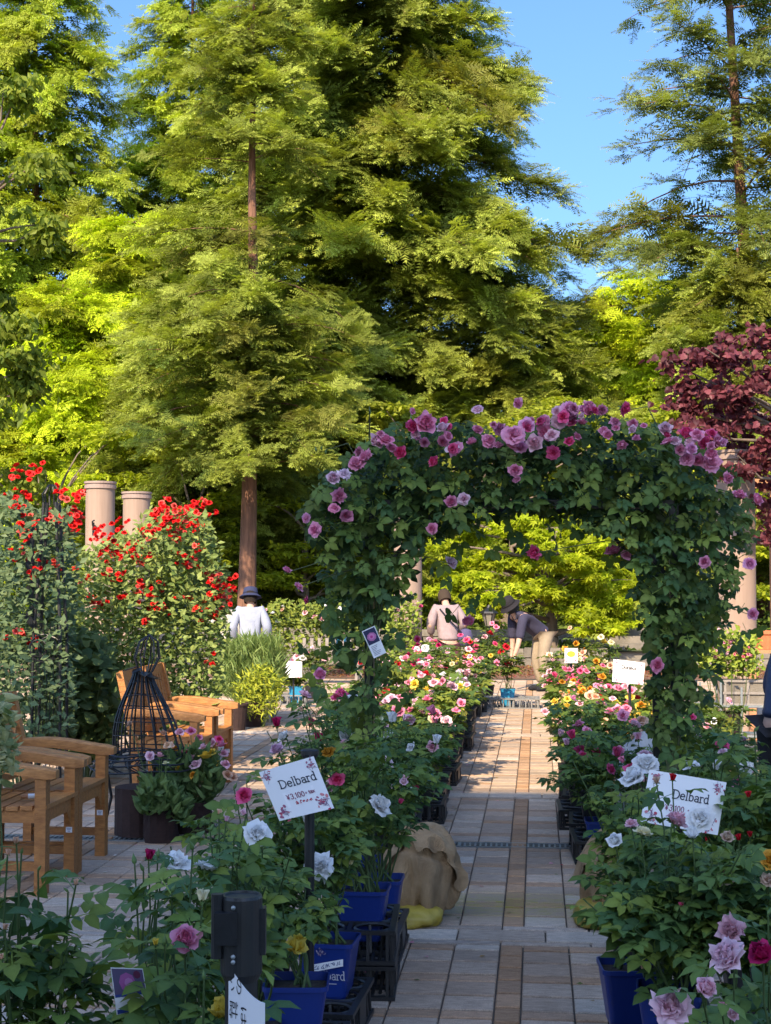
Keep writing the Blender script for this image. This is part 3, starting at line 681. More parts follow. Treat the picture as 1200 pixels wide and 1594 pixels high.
# ------------------------------------------------------------------ rose leaves and blooms
def leaflet(n=4):
    """folded, pointed oval, unit length along +y"""
    ys = np.array([0, .28, .66, 1.0]); ws = np.array([.04, .31, .29, 0.0])
    v = []; c = []
    for y, w in zip(ys, ws):
        zc = .10 * math.sin(y * math.pi) - .10 * y * y
        v += [(-w, y + .02 * w, zc + .22 * w), (0, y, zc), (w, y + .02 * w, zc + .22 * w)]
        c += [.95, 1.12, .95]
    f = []
    for i in range(3):
        a = i * 3; b = a + 3
        f += [(a, a + 1, b + 1, b), (a + 1, a + 2, b + 2, b + 1)]
    return np.array(v), f, np.array(c)
def leaf_arrays(kind):
    """compound rose leaf, axis +y, about 1 long; returns verts, tri faces, shade"""
    lv, lf, lc = leaflet(); V = []; Fc = []; C = []; k = 0
    spec = [((0, .58, 0), 0, .46), ((.03, .52, 0), -62, .38), ((-.03, .52, 0), 62, .38)]
    if kind != 3: spec += [((.02, .30, 0), -72, .30), ((-.02, .30, 0), 72, .30)]
    for (o, a, s) in spec:
        a = math.radians(a); R = np.array(((math.cos(a), -math.sin(a), 0), (math.sin(a), math.cos(a), 0), (0, 0, 1)))
        q = (lv * s) @ R.T + np.array(o); q[:, 2] -= .10 * q[:, 1] ** 2 + .35 * q[:, 0] ** 2
        V.append(q); Fc += [tuple(i + k for i in f) for f in lf]; C.append(lc); k += len(q)
    st = np.array([(-.012, 0, 0), (.012, 0, 0), (.010, .6, -.03), (-.010, .6, -.03)]); V.append(st); Fc.append((k, k + 1, k + 2, k + 3)); C.append(np.full(4, 1.3))
    return np.concatenate(V), np.array(Fc), np.concatenate(C)
LEAF5 = leaf_arrays(5); LEAF3 = leaf_arrays(3)
def mini_leaf():
    """cheap compound leaf for plants further back"""
    V = []; Fc = []; k = 0
    for (o, a, s) in [((0, .55, 0), 0, .48), ((0, .5, 0), -62, .42), ((0, .5, 0), 62, .42), ((0, .25, 0), -75, .36), ((0, .25, 0), 75, .36)]:
        a = math.radians(a); R = np.array(((math.cos(a), -math.sin(a), 0), (math.sin(a), math.cos(a), 0), (0, 0, 1)))
        q = (np.array([(0, 0, 0), (.32, .42, .08), (0, 1, -.1), (-.32, .42, .08)]) * s) @ R.T + np.array(o); q[:, 2] -= .15 * q[:, 1] ** 2
        V.append(q); Fc += [(k, k + 1, k + 2), (k, k + 2, k + 3)]; k += 4
    return np.concatenate(V), np.array(Fc), np.ones(k)
MINI = mini_leaf()
LEAFCOL = [(.095, .160, .042), (.130, .200, .042), (.065, .130, .044), (.180, .240, .045)]
LEAFMESH = []
for kind in (LEAF5, LEAF3, LEAF5):
    for c in LEAFCOL:
        LEAFMESH.append(MB().add(kind[0], kind[1], np.array(c)[None] * kind[2][:, None]).mesh('leaf', M['leaf'], smooth=True))

def bloom(rings, seed, nu=3, nv=4, ruff=.03, sepals=True, stub=.25):
    r = RNG(seed); mb = MB(); a0 = 0
    for ri, (n, r0, z0, ln, wd, t0, t1, cup, tone) in enumerate(rings):
        for q in range(n):
            az = a0 + 2 * math.pi * q / n + r.normal() * .12; L = ln * r.uniform(.88, 1.12); w = wd * r.uniform(.9, 1.12); tt1 = math.radians(t1 + r.normal() * 7); tt0 = math.radians(t0)
            us = np.linspace(0, 1, nu + 1); vv = np.linspace(-1, 1, nv + 1)
            th = tt0 + (tt1 - tt0) * us ** 1.2; ds = L / nu
            rad = r0 + np.concatenate([[0], np.cumsum(np.sin((th[1:] + th[:-1]) / 2) * ds)]); zz = z0 + np.concatenate([[0], np.cumsum(np.cos((th[1:] + th[:-1]) / 2) * ds)])
            U, Vv = np.meshgrid(us, vv, indexing='ij'); wid = w * (np.sin(np.pi * np.clip(.16 + .66 * U, 0, 1)))
            Rr = rad[:, None] - cup * L * Vv ** 2 * (.3 + U); Z = zz[:, None] - .06 * L * Vv ** 2 * U + ruff * r.normal(size=U.shape) * U
            Tt = wid * Vv; Rr = Rr + ruff * r.normal(size=U.shape) * U
            x = Rr * math.cos(az) - Tt * math.sin(az); y = Rr * math.sin(az) + Tt * math.cos(az)
            k = nv + 1; i, j = np.meshgrid(np.arange(nu), np.arange(nv), indexing='ij')
            f = np.stack([i * k + j, i * k + j + 1, (i + 1) * k + j + 1, (i + 1) * k + j], -1).reshape(-1, 4)
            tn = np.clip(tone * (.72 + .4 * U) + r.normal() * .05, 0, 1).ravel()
            mb.add(np.stack([x, y, Z], -1).reshape(-1, 3), f, np.stack([tn] * 3, 1))
        a0 += .9 + r.random()
    if sepals:
        for q in range(5):
            a = q * 1.257 + .3; d = np.array((math.cos(a), math.sin(a))); n2 = np.array((-d[1], d[0])) * .06
            mb.add([(*(d * .05 - n2), -.02), (*(d * .05 + n2), -.02), (*(d * .22 + n2 * .8), .06), (*(d * .34), -.06), (*(d * .22 - n2 * .8), .06)], [(0, 1, 2, 3, 4)], (1, 1, 1), 1)
        mb.lathe([(.03, -stub), (.03, -.16), (.085, -.08), (.09, 0), (.05, .04)], 7, mi=1, cap=False)
    return mb.mesh('flower', [M['petal'], M['sepal']], smooth=True)
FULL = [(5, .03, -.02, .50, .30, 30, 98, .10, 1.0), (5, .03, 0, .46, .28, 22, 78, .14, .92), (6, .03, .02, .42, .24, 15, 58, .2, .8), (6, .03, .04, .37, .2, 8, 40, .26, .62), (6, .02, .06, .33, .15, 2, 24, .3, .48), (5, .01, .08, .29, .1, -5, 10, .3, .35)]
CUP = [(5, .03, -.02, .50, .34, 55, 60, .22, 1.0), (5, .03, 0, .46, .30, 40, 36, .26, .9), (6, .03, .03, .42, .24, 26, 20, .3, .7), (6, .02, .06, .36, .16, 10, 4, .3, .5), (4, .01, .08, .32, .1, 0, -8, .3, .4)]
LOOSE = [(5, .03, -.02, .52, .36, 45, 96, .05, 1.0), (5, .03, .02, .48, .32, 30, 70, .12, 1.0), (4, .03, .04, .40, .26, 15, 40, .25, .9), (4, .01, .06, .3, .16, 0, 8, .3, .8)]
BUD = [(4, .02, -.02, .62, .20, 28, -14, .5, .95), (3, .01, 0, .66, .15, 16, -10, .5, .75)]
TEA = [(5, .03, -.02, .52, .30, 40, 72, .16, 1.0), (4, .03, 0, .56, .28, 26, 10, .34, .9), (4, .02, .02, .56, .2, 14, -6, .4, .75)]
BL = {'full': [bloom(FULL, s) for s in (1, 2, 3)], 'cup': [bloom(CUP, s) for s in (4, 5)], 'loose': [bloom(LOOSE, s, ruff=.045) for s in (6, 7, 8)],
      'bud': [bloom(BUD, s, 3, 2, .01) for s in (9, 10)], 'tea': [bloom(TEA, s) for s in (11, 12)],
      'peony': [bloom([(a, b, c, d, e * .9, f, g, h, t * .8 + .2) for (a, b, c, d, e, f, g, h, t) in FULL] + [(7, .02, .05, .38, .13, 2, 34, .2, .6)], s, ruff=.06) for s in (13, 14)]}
LOWB = {'full': [bloom([FULL[0], FULL[2], FULL[4]], s, 2, 2, .03, False) for s in (21, 22)], 'bud': [bloom(BUD[:1], 23, 2, 2, .01, False)],
        'loose': [bloom([LOOSE[0], LOOSE[2]], s, 2, 2, .05, False) for s in (24, 25)]}
def green_bud():
    mb = MB(); mb.lathe([(.02, -.3), (.03, -.05), (.16, .05), (.2, .22), (.15, .45), (.05, .68), (.01, .85)], 7, mi=0, cap=False)
    return mb.mesh('bud', [M['sepal']], smooth=True)
GBUD = green_bud()
# petal colours
CW, CPALE, CPINK, CHOT, CMAG, CLAV, CYEL, CCREAM, CPEACH, CRED, CBEIGE, CORANGE, CLILAC = (.93, .92, .90), (.94, .55, .63), (.84, .28, .43), (.80, .10, .26), (.52, .015, .12), (.72, .47, .60), (.84, .62, .09), (.83, .76, .50), (.82, .52, .36), (.60, .015, .03), (.72, .52, .40), (.72, .33, .03), (.84, .34, .50)
def aim(axis, spin=0.0):
    z = Vector(axis).normalized(); q = z.to_track_quat('Z', 'Y').to_matrix().to_4x4()
    return q @ Matrix.Rotation(spin, 4, 'Z')
def put_flower(parent, loc, size, col, kind, r, axis=None, low=False, name='flower', var=.1):
    me = (LOWB if low else BL).get(kind) or LOWB['full']; me = me[r.integers(len(me))]
    if axis is None: axis = (r.normal() * .45, -.65 + r.normal() * .45, .75)
    m = Matrix.Translation(Vector(loc)) @ aim(axis, r.random() * 6.28) @ Matrix.Scale(size, 4)
    o = obj('bud' if kind == 'bud' and name == 'flower' else name, me, parent, mat=m)
    c = np.clip(np.array(col) * (1 + r.normal() * var), .005, .9); o.color = (*c, 1); return o
def put_gbud(parent, loc, size, r, axis=(0, 0, 1)):
    return obj('bud', GBUD, parent, mat=Matrix.Translation(Vector(loc)) @ aim(np.array(axis) + r.normal(size=3) * .2) @ Matrix.Scale(size, 4))

# ------------------------------------------------------------------ pots and crates
def pot_meshes(w, h, mat):
    """square tapered nursery pot with rounded corners, rolled rim and compost"""
    def ring(s, z, n=5):
        rr = s * .22; pts = []
        for q, (sx, sy) in enumerate(((1, 1), (-1, 1), (-1, -1), (1, -1))):
            for k in range(n):
                a = q * math.pi / 2 + k / (n - 1) * math.pi / 2
                pts.append((sx * (s - rr) + rr * math.cos(a), sy * (s - rr) + rr * math.sin(a), z))
        return np.array(pts)
    b = w * .36; t = w * .5
    rings = [ring(b * .96, 0), ring(b, .008), ring(t * .955, h - .016), ring(t, h - .015), ring(t, h), ring(t * .95, h), ring(t * .93, h - .03)]
    n = len(rings[0]); mb = MB(); V = np.concatenate(rings); i = np.arange(len(rings) - 1)[:, None]; j = np.arange(n)[None]
    f = np.stack([i * n + j, i * n + (j + 1) % n, (i + 1) * n + (j + 1) % n, (i + 1) * n + j], -1).reshape(-1, 4)
    mb.add(V, f); mb.add(rings[0], [tuple(range(n))[::-1]])
    s = MB(); q = ring(t * .94, h - .028); r = RNG(3); c = np.vstack([[(0, 0, h - .018)], q]); s.add(c, [(0, 1 + k, 1 + (k + 1) % n) for k in range(n)])
    return mb.mesh('pot', mat), s.mesh('compost', M['soil'])
POT = {'blue': pot_meshes(.21, .20, M['blue']), 'black': pot_meshes(.22, .22, M['black_plastic']), 'teal': pot_meshes(.2, .22, M['teal'])}
def crate_mesh(mat, w=.36, d=.50, h=.13):
    """open moulded pot tray: top rim with round cut-outs, uprights, bottom grid"""
    mb = MB(); t = .016
    for z in (h - t / 2, t / 2):
        for sy in (-1, 1): mb.box((0, sy * (d / 2 - .012), z), (w, .024, t))
        for sx in (-1, 1): mb.box((sx * (w / 2 - .012), 0, z), (.024, d - .048, t))
    for q in (-1, 1): mb.box((0, q * d / 6, h - t / 2 - .001), (w - .05, .018, t)); mb.box((0, q * d / 6, t / 2 + .001), (w - .05, .012, t))
    mb.box((0, 0, h - t / 2 - .002), (.018, d - .05, t)); mb.box((0, 0, t / 2 + .002), (.012, d - .05, t))
    for q in (-1, 1): mb.box((q * w / 4, 0, t / 2 - .001), (.012, d - .05, t))
    for sx in (-1, 1):
        for k in range(7):
            y = -d / 2 + .03 + k * (d - .06) / 6; mb.bar((sx * (w / 2 - .012), y, t), (sx * (w / 2 - .02), y, h - t), .016, .012)
        mb.box((sx * (w / 2 - .006), 0, h * .5), (.006, d * .28, h * .7))
    for sy in (-1, 1):
        for k in range(5):
            x = -w / 2 + .03 + k * (w - .06) / 4; mb.bar((x, sy * (d / 2 - .012), t), (x, sy * (d / 2 - .02), h - t), .012, .016)
    a = np.linspace(0, 2 * math.pi, 15)[:-1]
    for sx in (-1, 1):
        for k in (-1, 0, 1):
            c = (sx * w / 4, k * d / 3, h - .006); mb.tube([(c[0] + .07 * math.cos(q), c[1] + .07 * math.sin(q), c[2]) for q in a], .006, 4, closed=True)
            for q in range(0, 14, 4): mb.bar((c[0] + .07 * math.cos(a[q]), c[1] + .07 * math.sin(a[q]), h - .01), (c[0] + .05 * math.cos(a[q]), c[1] + .05 * math.sin(a[q]), t), .01, .008)
    return mb.mesh('pot_crate', mat)
CRATE = crate_mesh(M['black_plastic']); CRATEG = crate_mesh(M['grey_plastic'])
def crate(x, y, z, label, rz=0.0, me=None, group='nursery pot crates'):
    o = obj('pot_crate', me or CRATE, loc=(x, y, z)); o.rotation_euler = (0, 0, rz); return tag(o, label, 'crate', group)

# ------------------------------------------------------------------ rose bushes
def rose_bush(name, label, x, y, z0, pot, H, R, nleaf, nobj, flowers, seed, canes=7, lsz=(.10, .15), rand=None, group='potted roses', detail=True, cols=None, cat='rose', aimy=True, low=False, stemcol=(.06, .10, .03), pot_rz=0.0, nb_green=0, basez=None, lean=(0, 0), tlow=.3, zmin=.07):
    r = RNG(seed); o = thing(name, label, cat, (x, y, z0), group=group); base = np.array((x, y, z0)); h0 = 0.0
    cols = cols or LEAFCOL
    if pot:
        pm_, sm_ = POT[pot]; po = obj('pot', pm_, o); po.rotation_euler = (0, 0, pot_rz); obj('compost', sm_, po); h0 = .19
    st = MB(); ends = []; curves = []
    def add_cane(p0, p1, p2, r0, r1):
        t = np.linspace(0, 1, 6)[:, None]; c = (1 - t) ** 2 * p0 + 2 * t * (1 - t) * p1 + t * t * p2; c[1:-1] += r.normal(size=(4, 3)) * .008
        st.tube(c, np.linspace(r0, r1, 6), 5 if detail else 3, stemcol, cap=False); curves.append(c); return c
    fl = []
    for f in flowers or []:
        px, py, dd, spx, col, kind = f; p = P(px, py, dd) - base; fl.append((p, spx * dd / F, col, kind))
    for _ in range(rand[0] if rand else 0):
        a = r.random() * 6.283; q = r.random() ** .5 * R; p = np.array((q * math.cos(a) + lean[0], q * math.sin(a) * .9 - .05 + lean[1], h0 + H * r.uniform(.55, 1.05)))
        fl.append((p, r.uniform(*rand[1]), rand[2][r.integers(len(rand[2]))], rand[3][r.integers(len(rand[3]))]))
    for (p, s, col, kind) in fl:
        ax = np.array((r.normal() * .4, -.55 + r.normal() * .45, .8))
        if kind in ('bud', 'gbud'): ax = np.array((r.normal() * .25, r.normal() * .25, 1))
        ax = ax / np.linalg.norm(ax); neck = p - ax * s * .2
        p0 = np.array((r.normal() * .03, r.normal() * .03, h0 - .01)); p1 = p0 * .4 + neck * .6; p1[:2] = neck[:2] * .75; p1[2] = h0 + (neck[2] - h0) * .55
        add_cane(p0, p1, neck, .0045, .0022)
        if kind == 'gbud': put_gbud(o, p - ax * s * .2, s, r, ax)
        else: put_flower(o, p - ax * s * .05, s, col, kind, r, ax, low=low)
    for q in range(canes):
        a = q * 2.4 + r.random(); e = r.uniform(.35, 1) * R; p2 = np.array((e * math.cos(a) + lean[0], e * math.sin(a) + lean[1], h0 + H * r.uniform(.55, 1.0)))
        c = add_cane(np.array((r.normal() * .03, r.normal() * .03, h0 - .01)), np.array((p2[0] * .35, p2[1] * .35, h0 + (p2[2] - h0) * .6)), p2, .006, .0025)
        for k in range(2):
            s = c[r.integers(2, 5)]; a2 = r.random() * 6.283; e2 = R * r.uniform(.25, .5); q2 = s + np.array((e2 * math.cos(a2), e2 * math.sin(a2), H * r.uniform(.05, .3)))
            add_cane(s, (s + q2) / 2 + np.array((0, 0, .03)), q2, .003, .0018)
        if r.random() < nb_green: put_gbud(o, p2, r.uniform(.018, .026), r)
    st.build('stem', M['stem'], o, smooth=True)
    # leaves along the canes
    n = nleaf; ci = r.integers(len(curves), size=n); t = r.uniform(tlow, 1.0, n) ** .8 * 5; i0 = np.minimum(t.astype(int), 4); w = (t - i0)[:, None]
    CV = np.stack(curves); O = CV[ci, i0] * (1 - w) + CV[ci, i0 + 1] * w
    lowz = O[:, 2] < h0 + zmin; O[lowz, 2] = h0 + zmin + r.random(int(lowz.sum())) * .12
    a = r.random(n) * 6.283; D = np.stack([np.cos(a), np.sin(a), r.uniform(-.25, .45, n)], 1); D[:, :2] += (O[:, :2] - np.array(lean)) / (R + .05) * .6
    Nn = np.array((0, -.12, 1.0)) + r.normal(size=(n, 3)) * .32; S = r.uniform(*lsz, n)
    Rm = frames(D, Nn)
    dd = O @ _FH - O[:, 2] * .3; order = np.argsort(dd + r.normal(size=n) * .06); no = min(nobj, n)
    for q in order[:no]:
        m = Matrix.Identity(4)
        for ii in range(3):
            for jj in range(3): m[ii][jj] = Rm[q][ii][jj] * S[q]
            m[ii][3] = O[q][ii]
        obj('leaf', LEAFMESH[r.integers(len(LEAFMESH))], o, mat=m)
    rest = order[no:]
    if len(rest):
        tv, tf, tc = LEAF5 if detail else MINI; mb = MB(); C = np.array(cols)[r.integers(len(cols), size=len(rest))] * r.uniform(.75, 1.3, (len(rest), 1))
        scatter(mb, tv, tf, Rm[rest], S[rest], O[rest], C, TC=tc[:, None])
        mb.build('foliage', M['leaf_mass'], o, smooth=True, kind='stuff')
    return o
def gpt(px, py, z=0): g = G(px, py, z); return float(g[0]), float(g[1])
def at_d(px, d): p = P(px, 1000, d); return float(p[0]), float(p[1])

RG = 'potted roses'
# --- near left
x, y = at_d(55, 3.45)
rose_bush('potted_rose', 'leafy rose with peach buds in the bottom left corner', x, y, 0, 'blue', .68, .2, 230, 140,
    [(12, 1330, 3.4, 15, CPEACH, 'bud'), (25, 1312, 3.4, 17, CPEACH, 'bud'), (34, 1326, 3.45, 13, 0, 'gbud'), (118, 1376, 3.4, 15, CPEACH, 'bud'), (104, 1386, 3.4, 12, 0, 'gbud'), (8, 1446, 3.3, 15, CPEACH, 'bud'), (3, 1492, 3.3, 14, CPEACH, 'bud'), (60, 1352, 3.5, 13, 0, 'gbud')], 101, 9, (.10, .15))
x, y = at_d(232, 3.95)
rose_bush('potted_rose', 'lanky rose with one dark crimson bud and green buds', x, y, 0, 'blue', .52, .13, 75, 60,
    [(232, 1336, 3.95, 26, CMAG, 'bud'), (211, 1340, 3.95, 21, 0, 'gbud'), (252, 1352, 3.95, 21, 0, 'gbud'), (247, 1374, 3.95, 20, 0, 'gbud'), (222, 1352, 3.97, 16, 0, 'gbud'), (246, 1330, 4, 16, 0, 'gbud')], 102, 3, (.09, .13))
x, y = at_d(285, 3.55)
rose_bush('potted_rose', 'rose with a lilac pink bloom and pale yellow buds near a plant label', x, y, 0, 'blue', .46, .18, 140, 100,
    [(288, 1464, 3.4, 54, CLILAC, 'cup'), (256, 1466, 3.4, 20, 0, 'gbud'), (242, 1470, 3.45, 17, CYEL, 'bud'), (315, 1402, 3.5, 31, CCREAM, 'bud'), (300, 1318, 3.7, 20, 0, 'gbud'), (268, 1385, 3.6, 18, 0, 'gbud')], 103, 8, (.11, .16))
x, y = at_d(335, 4.3)
rose_bush('potted_rose', 'bushy white rose with three loose white blooms left of the placard', x, y, 0, 'blue', .72, .23, 230, 130,
    [(276, 1345, 4.1, 46, CW, 'loose'), (320, 1352, 4.15, 38, CW, 'loose'), (399, 1298, 4.2, 44, CW, 'loose'), (341, 1268, 4.3, 15, CPEACH, 'bud'), (352, 1278, 4.3, 14, CPALE, 'bud'), (381, 1268, 4.3, 16, CPALE, 'bud'), (328, 1290, 4.25, 16, 0, 'gbud'), (365, 1300, 4.2, 14, 0, 'gbud')], 104, 10, (.09, .14), nb_green=.3)
x, y = at_d(340, 3.2)
rose_bush('potted_rose', 'yellow rose half hidden behind the queue post', x, y, 0, 'blue', .42, .12, 120, 70,
    [(346, 1580, 3.15, 50, CYEL, 'tea'), (351, 1468, 3.3, 34, CYEL, 'tea'), (318, 1520, 3.2, 18, 0, 'gbud')], 105, 7, (.11, .16))
# --- left row beside the path (front column), with pots standing in crates
def crates(x, y, n, lab, rz=0.0):
    for q in range(n):
        nm = {1: '', 2: ('bottom of two, ', 'top of two, ')}[n]; nm = nm[q] if n == 2 else ''
        crate(x, y, q * .135, f'black plastic pot crate, {nm}{lab}', rz)
    return n * .135 - .115
rs = RNG(77)
x, y = gpt(468, 1594); y -= .25
zz = crates(-.80, 4.86, 1, 'at the bottom edge beside the path', .03)
x, y = at_d(463, 4.95); zz = .12
rose_bush('potted_rose', 'yellow rose in the nearest blue pot beside the path', x, y, zz, 'blue', .36, .17, 100, 80,
    [(460, 1477, 4.65, 46, CYEL, 'tea')], 106, 7, (.07, .11), pot_rz=.1, zmin=.15, lean=(-.05, .06))
zz = crates(-.80, 5.44, 1, 'second along the left path edge', -.04)
PB = rose_bush('potted_rose', 'bushy rose with one ruffled white bloom in the labelled blue pot', -.757, 5.50, .115, 'blue', .55, .25, 280, 140,
    [(498, 1352, 5.2, 54, CW, 'peony'), (478, 1280, 5.4, 28, CW, 'bud'), (545, 1345, 5.4, 18, CCREAM, 'bud'), (380, 1240, 5.2, 34, CHOT, 'full'), (430, 1262, 5.3, 15, CPEACH, 'bud')], 107, 10, (.08, .12), pot_rz=-.06, zmin=.17, lean=(-.12, .05))
zz = crates(-.74, 6.08, 2, 'third along the left path edge', .05)
rose_bush('potted_rose', 'tall leafy rose with a white bloom between the placard and the burlap sack', -.70, 6.10, .18, 'blue', .60, .28, 320, 140,
    [(588, 1255, 5.95, 42, CW, 'loose'), (526, 1216, 6.0, 30, CHOT, 'full'), (513, 1226, 6.1, 24, CPALE, 'full'), (627, 1218, 6.1, 16, CPALE, 'tea'), (546, 1200, 6.1, 13, CPEACH, 'bud'), (512, 1172, 6.2, 24, CORANGE, 'loose'), (432, 1168, 6.1, 26, CLAV, 'cup'), (470, 1106, 6.2, 12, CPEACH, 'bud'), (478, 1100, 6.2, 12, 0, 'gbud'), (622, 1250, 6.1, 14, CHOT, 'bud')], 108, 10, (.085, .13), zmin=.17, lean=(-.14, .05))
zz = crates(-.76, 6.64, 1, 'fourth along the left path edge', 0)
rose_bush('potted_rose', 'low rose in the blue pot tucked beside the burlap sack', -.69, 6.62, .12, 'blue', .5, .26, 240, 90, [(627, 1217, 6.5, 20, CPALE, 'tea'), (648, 1230, 6.6, 14, CHOT, 'bud')], 109, 9, (.08, .12))
x, y = at_d(395, 4.95)
rose_bush('potted_rose', 'leafy rose in front of the placard post left of the path', x, y, 0, 'black', .60, .2, 220, 110, [(408, 1305, 4.5, 15, 0, 'gbud'), (452, 1330, 4.5, 14, 0, 'gbud')], 111, 9, (.085, .13))
x, y = at_d(405, 5.6)
rose_bush('potted_rose', 'leafy rose without pot in view behind the white placard', x, y, 0, 'black', .58, .28, 240, 90, [(385, 1215, 5.6, 14, 0, 'gbud'), (365, 1225, 5.6, 13, 0, 'gbud')], 110, 9, (.085, .13), nb_green=.4)
# --- near right
zz = crates(.42, 5.26, 1, 'second along the right path edge', .02)
rose_bush('potted_rose', 'leafy rose in the farther of two bright blue pots, right of the path', .31, 5.25, .11, 'blue', .45, .24, 240, 130,
    [(1003, 1512, 4.8, 20, CPEACH, 'bud')], 120, 9, (.085, .125), pot_rz=.08, zmin=.16, lean=(.12, .06))
zz = crates(.48, 4.74, 1, 'nearest at the bottom, right of the path', -.05)
rose_bush('potted_rose', 'rose in the nearer of two bright blue pots, right of the path', .41, 4.84, .14, 'blue', .42, .22, 200, 120, [(1060, 1412, 4.6, 14, CHOT, 'bud')], 121, 9, (.09, .13), pot_rz=-.05, zmin=.16, lean=(.12, .06))
x, y = at_d(1120, 3.75)
rose_bush('potted_rose', 'rose with huge pale pink peony blooms in the bottom right corner', x, y, 0, 'blue', .38, .22, 190, 120,
    [(1136, 1492, 3.45, 72, CPALE, 'peony'), (1140, 1452, 3.6, 56, CPALE, 'peony'), (1043, 1574, 3.4, 76, CPALE, 'peony'), (1096, 1540, 3.4, 42, CPALE, 'cup'), (1124, 1572, 3.4, 20, CPINK, 'bud'), (1140, 1580, 3.4, 24, CPALE, 'tea')], 122, 8, (.11, .16))
x, y = at_d(1205, 3.6)
rose_bush('potted_rose', 'rose with a deep magenta bloom at the right edge', x, y, 0, 'blue', .36, .2, 150, 80, [(1186, 1488, 3.5, 52, CMAG, 'tea'), (1196, 1420, 3.6, 16, 0, 'gbud')], 123, 7, (.11, .16))
x, y = at_d(1060, 4.7)
rose_bush('potted_rose', 'mixed white and pink rose below the tilted placard', x, y, 0, 'blue', .64, .34, 360, 150,
    [(957, 1311, 4.9, 30, CW, 'tea'), (1000, 1298, 4.8, 32, CCREAM, 'loose'), (983, 1285, 4.9, 26, CPALE, 'full'), (1050, 1281, 4.7, 42, CPALE, 'peony'), (1092, 1276, 4.8, 44, CW, 'loose'), (1078, 1302, 4.6, 30, CW, 'tea'), (1131, 1306, 4.7, 26, CBEIGE, 'tea'), (1150, 1307, 4.7, 16, CRED, 'bud'), (1143, 1308, 4.75, 14, 0, 'gbud'), (1130, 1371, 4.6, 40, CBEIGE, 'full'), (1047, 1214, 4.9, 18, CRED, 'bud'), (1022, 1218, 4.9, 18, CBEIGE, 'bud')], 124, 11, (.095, .14))
x, y = at_d(1165, 5.6)
rose_bush('potted_rose', 'large leafed rose right of the tilted placard', x, y, 0, 'black', .85, .36, 330, 140, [(1165, 1240, 5.4, 16, CRED, 'bud'), (1110, 1140, 5.6, 14, 0, 'gbud'), (1175, 1135, 5.6, 14, 0, 'gbud'), (1140, 1150, 5.6, 13, 0, 'gbud'), (1168, 1302, 5.2, 14, CRED, 'bud')], 125, 11, (.10, .15), nb_green=.5)
x, y = at_d(985, 6.3)
rose_bush('potted_rose', 'rose with white blooms peeping over the tilted placard', x, y, 0, 'black', .68, .27, 230, 80,
    [(1006, 1192, 5.9, 44, CW, 'loose'), (988, 1212, 5.85, 46, CW, 'loose'), (986, 1200, 6.0, 34, CHOT, 'full'), (1078, 1196, 6.1, 30, CW, 'loose'), (970, 1186, 6.2, 16, CPINK, 'bud')], 126, 9, (.085, .13))
x, y = at_d(1190, 6.6)
rose_bush('potted_rose', 'grey green rose at the right edge under the navy coat', x, y, 0, 'black', .62, .36, 260, 60, [(1100, 1310, 6.4, 12, CRED, 'bud')], 127, 9, (.09, .13), nb_green=.5)
x, y = at_d(1185, 4.7)
rose_bush('potted_rose', 'dense dark rose with beige blooms at the right edge', x, y, 0, 'blue', .55, .3, 260, 100, [(1198, 1340, 4.6, 34, CORANGE, 'loose'), (1196, 1372, 4.6, 26, CBEIGE, 'loose')], 128, 9, (.10, .14))

# --- rows running away along the path
ORD = ['first', 'second', 'third', 'fourth', 'fifth', 'sixth', 'seventh', 'eighth', 'ninth', 'tenth', 'eleventh', 'twelfth', 'thirteenth', 'fourteenth', 'fifteenth', 'sixteenth', 'seventeenth', 'eighteenth', 'nineteenth', 'twentieth']
CN = {CW: 'white', CPALE: 'pale pink', CPINK: 'pink', CHOT: 'hot pink', CMAG: 'magenta', CLAV: 'lavender', CYEL: 'yellow', CCREAM: 'cream', CPEACH: 'peach', CRED: 'red', CBEIGE: 'beige', CORANGE: 'orange', CLILAC: 'lilac'}
def row(side, colname, xs, y0, y1, step, pal, seed, hs=(.45, .62), nf=(3, 6), pots=('black',), under=True, start=0):
    r = RNG(seed); y = y0; k = start
    while y < y1 and k < 20:
        c = pal[k % len(pal)]; c2 = pal[(k + 1) % len(pal)]; lit = y > 11.2
        n = r.integers(nf[0], nf[1] + 1) * (2 if lit else 1); p = pots[k % len(pots)] if y < 9.5 else ('black' if r.random() < .8 else 'teal')
        x = xs + r.uniform(-.06, .06)
        z = 0
        if under:
            crate(x, y, 0, f'black pot crate under the {ORD[k]} rose of the {colname}', r.uniform(-.05, .05)); z = .02
        rose_bush('potted_rose', f'{CN[c]} potted rose, {ORD[k]} from the camera in the {colname}', x, y, z, p, r.uniform(*hs), r.uniform(.26, .33), int(150 if y < 12 else 120), 0, None, seed * 100 + k, 7,
                  (.10, .15) if y < 12 else (.12, .19), (int(n), (.07, .105), [c, c, c2], ['full', 'full', 'loose'] + ([] if lit else ['bud'])), detail=y < 9.5, low=y > 10, cols=LEAFCOL if not lit else [(.085, .14, .028), (.13, .185, .028), (.07, .12, .03), (.17, .20, .03)])
        y += step * r.uniform(.85, 1.15); k += 1
row('left', 'front row left of the path', -.86, 7.95, 19.2, .62, [CPALE, CW, CW, CPALE, CPINK, CCREAM, CPINK, CPALE, CYEL, CPINK], 31, pots=('blue', 'black', 'black'))
row('left', 'back row left of the path', -1.24, 8.3, 19.6, .72, [CMAG, CW, CHOT, CPALE, CLAV, CPINK, CPINK, CRED, CPALE, CRED, CPINK], 32, hs=(.55, .75), under=False)
row('right', 'front row right of the path', .37, 9.0, 19.0, .66, [CPINK, CHOT, CPALE, CLILAC, CPEACH, CPALE, CYEL, CPEACH, CCREAM, CORANGE], 33, pots=('blue', 'black', 'black'), hs=(.42, .56))
